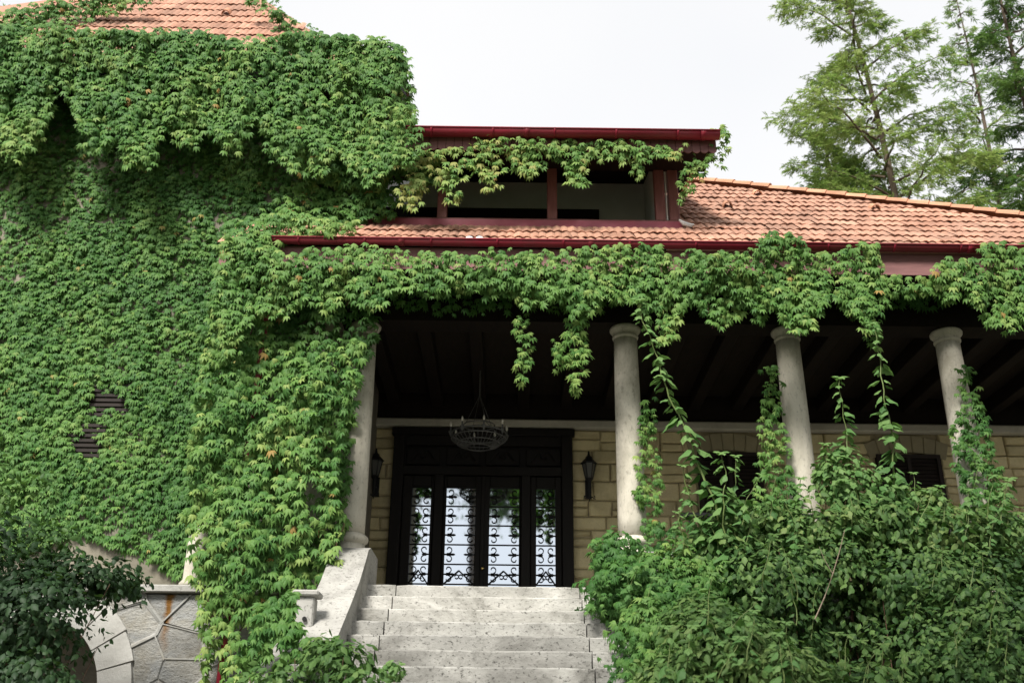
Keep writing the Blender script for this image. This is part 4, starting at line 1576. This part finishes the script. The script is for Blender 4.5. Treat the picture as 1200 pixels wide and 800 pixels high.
ivy('curtain_ivy', 'tall bright ivy curtain hanging from the porch corner beside the left column', 'ivy', [curt], 11.0, dens=270, size=(.10, .155), bulge=.42, noise_s=2.0, tint=(.30, .74), objs=300, seed=13, stems=24, thin=.34,
    holes=[[(305, 372), (440, 350), (440, 392), (400, 404), (330, 398)], [(355, 560), (374, 560), (376, 612), (362, 616)], [(276, 642), (296, 645), (294, 672), (280, 668)], [(275, 720), (300, 725), (298, 790), (270, 780)], [(388, 470), (402, 480), (396, 540), (384, 530)], [(356, 625), (376, 628), (372, 668), (356, 660)], [(254, 735), (266, 735), (258, 800), (246, 800)], [(318, 560), (330, 562), (326, 590), (316, 588)]])
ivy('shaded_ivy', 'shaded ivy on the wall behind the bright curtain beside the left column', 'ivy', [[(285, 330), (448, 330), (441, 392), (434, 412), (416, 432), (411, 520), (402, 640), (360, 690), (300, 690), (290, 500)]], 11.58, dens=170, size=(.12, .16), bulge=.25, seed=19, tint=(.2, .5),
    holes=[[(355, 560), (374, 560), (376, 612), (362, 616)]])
ivy('parapet_ivy', 'mixed ivy and weeds spilling over the stone post and parapet foot', 'ivy', [[(300, 705), (345, 690), (350, 712), (356, 740), (372, 745), (395, 752), (410, 765), (425, 790), (420, 805), (335, 805), (318, 790), (332, 757), (322, 757), (296, 800), (268, 805), (280, 745)]], 9.3, dens=170, size=(.10, .15), bulge=.4, seed=14, tint=(.3, .65), objs=80)
for lab, poly, Y, sd_ in (('narrow ivy climbing the right edge of the second column', [(749, 468), (757, 464), (765, 490), (772, 520), (777, 560), (774, 600), (778, 660), (748, 650), (750, 610), (742, 585), (748, 540)], 11.62, 15),
                          ('ivy climbing the left side of the third column', [(896, 425), (908, 428), (915, 470), (921, 510), (932, 560), (952, 640), (886, 640), (884, 590), (889, 540), (893, 490)], 11.6, 16),
                          ('ivy climbing the right side of the fourth column', [(1124, 430), (1138, 426), (1150, 470), (1160, 510), (1174, 560), (1190, 600), (1206, 650), (1136, 640), (1130, 590), (1118, 540), (1114, 500), (1128, 480)], 11.6, 17)):
    ivy('column_ivy', lab, 'ivy', [poly], Y, dens=330, size=(.085, .125), bulge=.22, seed=sd_, tint=(.22, .55), objs=90, thin=.5, group='ivy on the porch columns', stems=4)
ivy('dangling_ivy', 'ivy strand dangling from the fringe between the third and fourth columns', 'ivy', [[(1012, 375), (1030, 372), (1034, 398), (1026, 410), (1016, 398)], [(990, 350), (1008, 352), (1006, 376), (990, 374)]], 10.9, dens=220, size=(.09, .13), bulge=.14, seed=18, tint=(.45, .75), objs=60, group='hanging ivy tendrils', thin=.1)

# ------------------------------------------------------------------ shrubs along the right and at the lower left


def blob(px, py, Y, rx, ry, rz):
    p = at(px, py, Y)
    return (p[0], p[1], p[2], rx, ry, rz)


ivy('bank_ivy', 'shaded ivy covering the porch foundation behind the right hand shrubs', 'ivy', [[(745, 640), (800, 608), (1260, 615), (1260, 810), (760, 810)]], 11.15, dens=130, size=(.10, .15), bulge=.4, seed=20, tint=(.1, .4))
shrub('creeper_mound', 'drooping green creeper mound spilling over the right parapet onto the steps', 'creeper',
      [blob(722, 655, 10.9, .28, .3, .32), blob(745, 700, 10.4, .5, .5, .42), blob(790, 700, 10.2, .55, .5, .5), blob(780, 760, 9.6, .50, .5, .5), blob(830, 680, 10.5, .5, .5, .4), blob(770, 815, 9.0, .42, .5, .4)],
      13000, T_PALM, (.05, .085), (.25, .65), 'ivy', 31, 14, objs=120)
shrub('leafy_shrub', 'light green small leaved shrub in front of the creeper mound', 'shrub',
      [blob(850, 765, 8.6, .55, .5, .40), blob(900, 800, 8.4, .55, .5, .35), blob(800, 800, 8.5, .4, .4, .30), blob(820, 730, 8.9, .35, .35, .25)],
      13000, T_OVAL, (.055, .095), (.6, 1.05), 'shrub', 32, 8, objs=120)
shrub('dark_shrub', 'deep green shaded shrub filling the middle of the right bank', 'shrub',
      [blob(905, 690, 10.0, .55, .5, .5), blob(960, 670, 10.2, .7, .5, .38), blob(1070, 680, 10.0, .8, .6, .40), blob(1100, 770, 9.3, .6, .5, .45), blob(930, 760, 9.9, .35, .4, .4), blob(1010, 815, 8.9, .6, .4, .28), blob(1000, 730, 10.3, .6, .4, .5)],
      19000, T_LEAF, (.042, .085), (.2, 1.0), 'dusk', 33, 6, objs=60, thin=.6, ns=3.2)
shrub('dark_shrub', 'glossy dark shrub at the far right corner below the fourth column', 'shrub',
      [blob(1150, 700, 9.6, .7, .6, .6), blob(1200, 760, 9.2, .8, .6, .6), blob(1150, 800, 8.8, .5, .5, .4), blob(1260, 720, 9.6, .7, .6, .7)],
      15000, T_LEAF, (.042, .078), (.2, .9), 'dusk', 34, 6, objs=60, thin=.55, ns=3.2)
shrub('lilac_bush', 'mid green broad leaved bush standing below the third column', 'bush',
      [blob(880, 620, 10.6, .6, .45, .35), blob(960, 625, 10.4, .65, .5, .38), blob(1040, 625, 10.4, .6, .5, .38), blob(850, 655, 10.4, .5, .4, .35)],
      6500, T_LEAF, (.055, .105), (.4, 1.0), 'shrub', 35, 14, objs=150)
shrub('lilac_bush', 'tangled light leaved bush rising between the third and fourth columns', 'bush',
      [blob(1000, 575, 10.5, .30, .3, .45), blob(1030, 590, 10.5, .35, .35, .40), blob(975, 560, 10.5, .22, .25, .35)],
      1700, T_LEAF, (.06, .11), (.45, .95), 'shoot', 36, 10, objs=200)
shrub('lilac_bush', 'mid green bush reaching up in front of the fourth column', 'bush',
      [blob(1110, 630, 10.3, .6, .5, .36), blob(1180, 640, 10.3, .55, .5, .38), blob(1085, 590, 10.6, .25, .3, .25), blob(1250, 640, 10.3, .5, .5, .5)],
      6000, T_LEAF, (.05, .10), (.4, 1.0), 'shrub', 37, 12, objs=120)
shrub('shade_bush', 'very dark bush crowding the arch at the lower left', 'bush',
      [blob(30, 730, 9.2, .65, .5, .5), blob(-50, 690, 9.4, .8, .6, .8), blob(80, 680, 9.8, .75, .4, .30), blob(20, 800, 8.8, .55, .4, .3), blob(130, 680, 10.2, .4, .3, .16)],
      11000, T_LEAF, (.05, .085), (.1, .6), 'shade_tone', 38, 16, objs=60)
shrub('thin_shrub', 'airy pale flowered shrub above the dark bush on the left edge', 'shrub',
      [blob(25, 590, 9.8, .40, .35, .40), blob(-30, 570, 9.8, .4, .35, .5), blob(60, 640, 9.8, .35, .3, .3)],
      1900, T_OVAL, (.06, .10), (.3, .8), 'shrub', 39, 14, objs=60, thin=.6)
shrub('step_shrub', 'small twiggy shrub spreading over the lower left steps', 'shrub',
      [blob(395, 775, 8.9, .36, .3, .20), blob(372, 765, 9.1, .24, .25, .18), blob(425, 795, 8.7, .25, .25, .12), blob(330, 800, 8.9, .3, .3, .2)],
      2000, T_OVAL, (.06, .10), (.3, .8), 'shrub', 40, 16, objs=60, thin=.5)
shrub('weed_tuft', 'bright green weed tuft growing on a step', 'weed', [blob(459, 785, 9.2, .12, .1, .08)], 130, T_OVAL, (.05, .08), (.6, 1.0), 'shoot', 41, 6, objs=130, thin=.1)
shrub('weed_tuft', 'little dark weed with pink flowers at the top right of the steps', 'weed', [blob(688, 716, 10.9, .14, .1, .07)], 110, T_OVAL, (.05, .08), (.2, .6), 'shrub', 42, 6, objs=110, thin=.1)

# ------------------------------------------------------------------ tall shoots in front of the dark porch


def shoot(label, path, Y, lsize, gap=.085, seed=0, stem_r=.010, parent=None, mat='shoot'):
    pts = [np.array(at(px, py, Y)) for px, py in path]
    dense = []
    for a, b in zip(pts, pts[1:]):
        m = max(2, int(np.linalg.norm(b - a) / .03))
        for i in range(m):
            dense.append(a + (b - a) * i / m)
    dense.append(pts[-1])
    r = np.random.default_rng(seed)
    ph = r.uniform(0, 6, 4)
    dense = [p + np.array([.018 * math.sin(i * .22 + ph[0]) + .010 * math.sin(i * .6 + ph[1]), .02 * math.sin(i * .3 + ph[2]), 0]) for i, p in enumerate(dense)]
    root = thing('tall_shoot', label, 'plant', tuple(pts[-1]), 'tall leafy shoots before the porch') if parent is None else None
    bm = bmesh.new()
    nn = len(dense)
    tube(bm, dense[::3] + [dense[-1]], [stem_r * (.35 + .65 * i / (nn / 3)) for i in range(len(dense[::3]) + 1)], 6)
    if parent is None:
        bmobj('stem', bm, M['stalk'], root)
    else:
        root = bmobj('sprig', bm, M['stalk'], parent)
    P, N, T, sz, tn = [], [], [], [], []
    acc, k = 0, 0
    for i in range(1, nn):
        acc += np.linalg.norm(dense[i] - dense[i - 1])
        if acc >= gap * (.25 + .8 * r.random()):
            acc = 0
            k += 1
            t = i / nn
            for s in (-1, 1):
                if r.random() < .24:
                    continue
                az = (0 if k % 2 else math.pi / 2) + r.normal(0, .8) + (math.pi if s < 0 else 0)
                o = np.array([math.cos(az), -math.sin(az) * .8, 0])
                tip = o + np.array([0, 0, -.35 - .5 * r.random()])
                P.append(dense[i] + o * .025 + np.array([0, 0, r.normal(0, .012)]))
                T.append(tip)
                N.append(np.array([o[0] * .35, o[1] * .35 - .25, .9]) + r.normal(0, .18, 3))
                sz.append(lsize * (.50 + .42 * min(1, t * 1.8)) * r.uniform(.55, 1.2))
                tn.append(np.clip(.85 - .5 * t + r.normal(0, .15), .1, .95))
    for j in range(4):
        az = j * 1.6
        o = np.array([math.cos(az), math.sin(az), .3])
        P.append(dense[0])
        T.append(o)
        N.append(np.array([-o[0] * .3, -.3, 1]))
        sz.append(lsize * .55)
        tn.append(.9)
    leaf_objects(np.array(P), np.array(N), np.array(T), np.array(sz), np.array(tn), 'shoot', T_LEAF, M[mat], root)
    return root


shoot('tall arching shoot rising right of the second column into the ivy fringe', [(748, 350), (756, 380), (766, 410), (780, 450), (796, 490), (812, 525), (826, 560), (842, 610), (850, 660)], 10.2, 0.215, 0.05, 1, .014)
shoot('short leafy shoot left of the tall arching shoot', [(797, 545), (803, 565), (812, 590), (822, 625), (828, 660)], 10.2, 0.169, 0.061, 2)
shoot('straight shoot with round leaves in front of the dark louvred window', [(860, 534), (861, 560), (862, 590), (862, 640)], 10.2, 0.156, 0.061, 3)
shoot('bushy shoot with broad leaves leaning on the tall arching shoot', [(846, 530), (850, 555), (846, 580), (850, 615), (855, 650)], 10.1, 0.208, 0.065, 4)
shoot('tallest straight shoot hanging below the fringe between third and fourth columns', [(1024, 378), (1028, 410), (1033, 440), (1040, 480), (1046, 520), (1050, 560), (1048, 620)], 10.4, 0.195, 0.055, 5, .012)
shoot('straight pointed shoot right of the third column', [(984, 441), (987, 470), (991, 510), (994, 550), (996, 620)], 10.4, 0.208, 0.065, 6)
shoot('low shoot in the tangled bush beside the third column', [(968, 520), (972, 545), (975, 575), (978, 620)], 10.4, 0.169, 0.058, 7)
shoot('low shoot left of the fourth column above the bush', [(1086, 574), (1090, 590), (1092, 615), (1094, 650)], 10.4, 0.182, 0.058, 8)
shoot('leaning shoot at the right edge beyond the fourth column', [(1183, 560), (1178, 580), (1172, 605), (1165, 640)], 10.3, 0.195, 0.061, 9)
shoot('slim shoot in front of the third column base', [(938, 560), (934, 585), (932, 615), (930, 650)], 10.4, 0.169, 0.061, 10)
HOSTS = {}
for o in list(COL.objects):
    if o.get('category') in ('shrub', 'bush', 'creeper'):
        HOSTS[o['label']] = o
srng = random.Random(5)
for host, mt, spots_ in (('deep green shaded shrub filling the middle of the right bank', 'shrub', [(905, 690, 9.35), (940, 720, 9.3), (1075, 720, 9.2), (1110, 745, 8.8), (1000, 790, 8.45), (1035, 800, 8.4), (960, 790, 8.45), (1090, 690, 9.3)]),
                         ('light green small leaved shrub in front of the creeper mound', 'shoot', [(870, 760, 8.05), (820, 740, 8.2), (900, 775, 7.95), (845, 785, 8.0), (930, 785, 7.95), (790, 765, 8.2)]),
                         ('glossy dark shrub at the far right corner below the fourth column', 'shrub', [(1130, 760, 8.5), (1165, 725, 8.9), (1185, 770, 8.5), (1145, 690, 9.0)]),
                         ('mid green broad leaved bush standing below the third column', 'shoot', [(840, 625, 10.05), (880, 605, 10.1), (905, 640, 10.0), (965, 605, 10.0), (1010, 620, 10.0), (1060, 610, 10.0), (800, 640, 10.1)]),
                         ('mid green bush reaching up in front of the fourth column', 'shoot', [(1105, 610, 9.9), (1140, 600, 9.9), (1180, 610, 9.9), (1125, 640, 9.8)]),
                         ('drooping green creeper mound spilling over the right parapet onto the steps', 'shoot', [(735, 690, 9.9), (760, 740, 9.3)])):
    for j, (px, py, Y_) in enumerate(spots_):
        for rep_ in range(2):
            qx, qy = px + srng.gauss(0, 12) + rep_ * 14, py + srng.gauss(0, 8)
            hgt, lean = srng.uniform(30, 62), srng.gauss(0, 12)
            shoot('', [(qx + lean, qy - hgt), (qx + lean * .6, qy - hgt * .6), (qx + lean * .25, qy - hgt * .25), (qx, qy + 12)], Y_ + srng.gauss(0, .08), srng.uniform(.10, .15), .07, 200 + j * 3 + rep_ + int(px), .006, HOSTS[host], mt)

# bare pale twig in the dark bush
bm = bmesh.new()
pp = [at(*q_, 9.0) for q_ in ((955, 725), (966, 700), (976, 672), (984, 645), (990, 620))]
tube(bm, pp, [.007, .006, .005, .004, .003], 5)
pp = [at(*q_, 9.0) for q_ in ((976, 672), (966, 655), (960, 640))]
tube(bm, pp, [.004, .003, .002], 5)
tw = thing('bare_twig', 'bare pale twig slanting through the dark shrub', 'twig', tuple(at(955, 725, 9.0)))
bmobj('twig', bm, M['twig'], tw)

# ------------------------------------------------------------------ trees beyond the roof


def conifer(label, x, y, base, h, spread, n_limb, mat, tint, spray_size, dens, low=.2, seed=0, lean=0.0, upsweep=.15, kind='larch_tree'):
    r = np.random.default_rng(seed)
    root = thing(kind, label, 'tree', (x, y, base), 'trees beyond the villa roof')
    top = np.array([x + lean, y, base + h])
    bot = np.array([x, y, base])
    bm = bmesh.new()
    tp = [bot + (top - bot) * t + np.array([.12 * math.sin(t * 7 + seed), .1 * math.cos(t * 5), 0]) for t in [i / 12 for i in range(13)]]
    tube(bm, tp, [.19 * (1 - .93 * i / 12) for i in range(13)], 8)
    bmobj('trunk', bm, M['bark'], root, smooth=True)
    bm = bmesh.new()
    P, N, T, sz, tn = [], [], [], [], []
    for i in range(n_limb):
        t = low + (1 - low) * (i + r.random()) / n_limb
        o = bot + (top - bot) * t
        az = i * 2.4 + r.normal(0, .4)
        L = spread * (1 - ((t - low) / (1 - low)) ** 1.3 * .88) * r.uniform(.45, 1.25)
        d = np.array([math.cos(az), math.sin(az), 0])
        pts = []
        m = 8
        for j in range(m + 1):
            u = j / m
            pts.append(o + d * L * u + np.array([0, 0, L * (upsweep * u * 2.2 - .38 * u * u)]) + r.normal(0, .05, 3) * u)
        tube(bm, pts, [.05 * (1 - .9 * j / m) * (1.2 - t * .6) for j in range(m + 1)], 5, False)
        ns_ = int(L * dens)
        clump = r.random()
        for _ in range(ns_):
            u = r.uniform(.12, 1.0) ** .75
            k = min(m - 1, int(u * m))
            p = pts[k] + (pts[k + 1] - pts[k]) * (u * m - k)
            side = np.cross(d, [0, 0, 1]) * r.choice([-1, 1])
            ext = r.random() ** 1.3 * L * .30 * (1.1 - u * .6)
            q_ = p + side * ext + d * r.normal(0, .10) + np.array([0, 0, -ext * .35 - abs(r.normal(0, .10))])
            P.append(q_)
            T.append(d * .8 + side * .8 + np.array([0, 0, -.7]) + r.normal(0, .35, 3))
            N.append(np.array([0, -.35, 1.0]) + r.normal(0, .5, 3))
            sz.append(spray_size * r.uniform(.6, 1.25))
            tn.append(np.clip(tint[0] + (tint[1] - tint[0]) * r.random() + (clump - .5) * .45, .02, 1))
    bmobj('limb', bm, M['bark'], root)
    leaf_cloud('crown', np.array(P), np.array(N), np.array(T), np.array(sz), np.array(tn), T_SPRAY, M[mat], root, 'stuff')


def tree_at(px, py, Y):
    p = at(px, py, Y)
    return p[0]


conifer('tall airy larch with yellow green sprays behind the tiled hip', tree_at(1078, 190, 22), 22, 1.5, 24.0, 3.9, 84, 'larch', (.5, 1.05), .22, 74, .3, 3, -1.6, .30)
conifer('dark green conifer at the right edge of the picture', tree_at(1192, 150, 21), 21, 1.5, 22.0, 2.9, 84, 'conifer', (.35, .95), .24, 60, .3, 5, .5, .22, 'conifer_tree')
conifer('slim airy larch standing between the tall larch and the dark conifer', tree_at(1150, 150, 26), 26, 1.5, 24.5, 2.6, 60, 'larch', (.4, .9), .24, 42, .3, 8, .0, .32)
conifer('low pale larch whose top just clears the tiled hip', tree_at(972, 200, 24), 24, 1.5, 18.3, 3.6, 90, 'larch', (.6, 1.05), .22, 72, .35, 6, .0, .22)
conifer('distant tree showing above the far left of the tower roof', tree_at(5, 10, 24), 24, 1.5, 21.5, 3.2, 60, 'larch', (.4, .9), .30, 36, .5, 9)


# garden trees: one mirrored in the door panes, one added unseen for shade
def garden_tree(label, x, y, h, r0, seed, lo=.54):
    r = np.random.default_rng(seed)
    root = thing('garden_tree', label, 'tree', (x, y, 0), 'garden trees around the viewpoint')
    bm = bmesh.new()
    tube(bm, [(x, y, -.2), (x + .1, y, h * .3), (x - .1, y + .1, h * .6), (x, y, h * .9)], [.34, .27, .17, .04], 9)
    bmobj('trunk', bm, M['bark'], root, smooth=True)
    bm = bmesh.new()
    P, D = [], []
    for i in range(20):
        az = i * 2.4 + r.normal(0, .3)
        t = lo + (.97 - lo) * i / 20
        o = np.array([x, y, h * t])
        L = r0 * (1.15 - abs(t - lo - .12) * 1.5)
        e = o + np.array([math.cos(az) * L, math.sin(az) * L, L * r.uniform(-.05, .40)])
        tube(bm, [o, o * .5 + e * .5 + np.array([0, 0, .3]), e], [.09, .06, .02], 5, False)
        for _ in range(11):
            c = o + (e - o) * r.uniform(.35, 1.05) + r.normal(0, .5, 3)
            q_ = c + r.normal(0, 1, (150, 3)) * np.array([.8, .8, .55])
            P.append(q_)
            D.append(q_ - c)
    bmobj('limb', bm, M['bark'], root)
    P, D = np.concatenate(P), np.concatenate(D)
    k = len(P)
    leaf_cloud('crown', P, D * .5 + np.array([0, 0, .8]) + r.normal(0, .4, (k, 3)), D + np.array([0, 0, -.8]), r.uniform(.18, .30, k), r.uniform(.2, .7, k), T_LEAF, M['shrub'], root, 'stuff')


garden_tree('tall leafy garden tree whose crown is mirrored in the door panes', -1.5, -12.0, 22.5, 5.6, 61)
garden_tree('broad unseen tree added right of the viewpoint to shade the right bank', 8.6, 3.2, 13, 3.2, 70, .36)  # stands out of view, added to darken the right bank
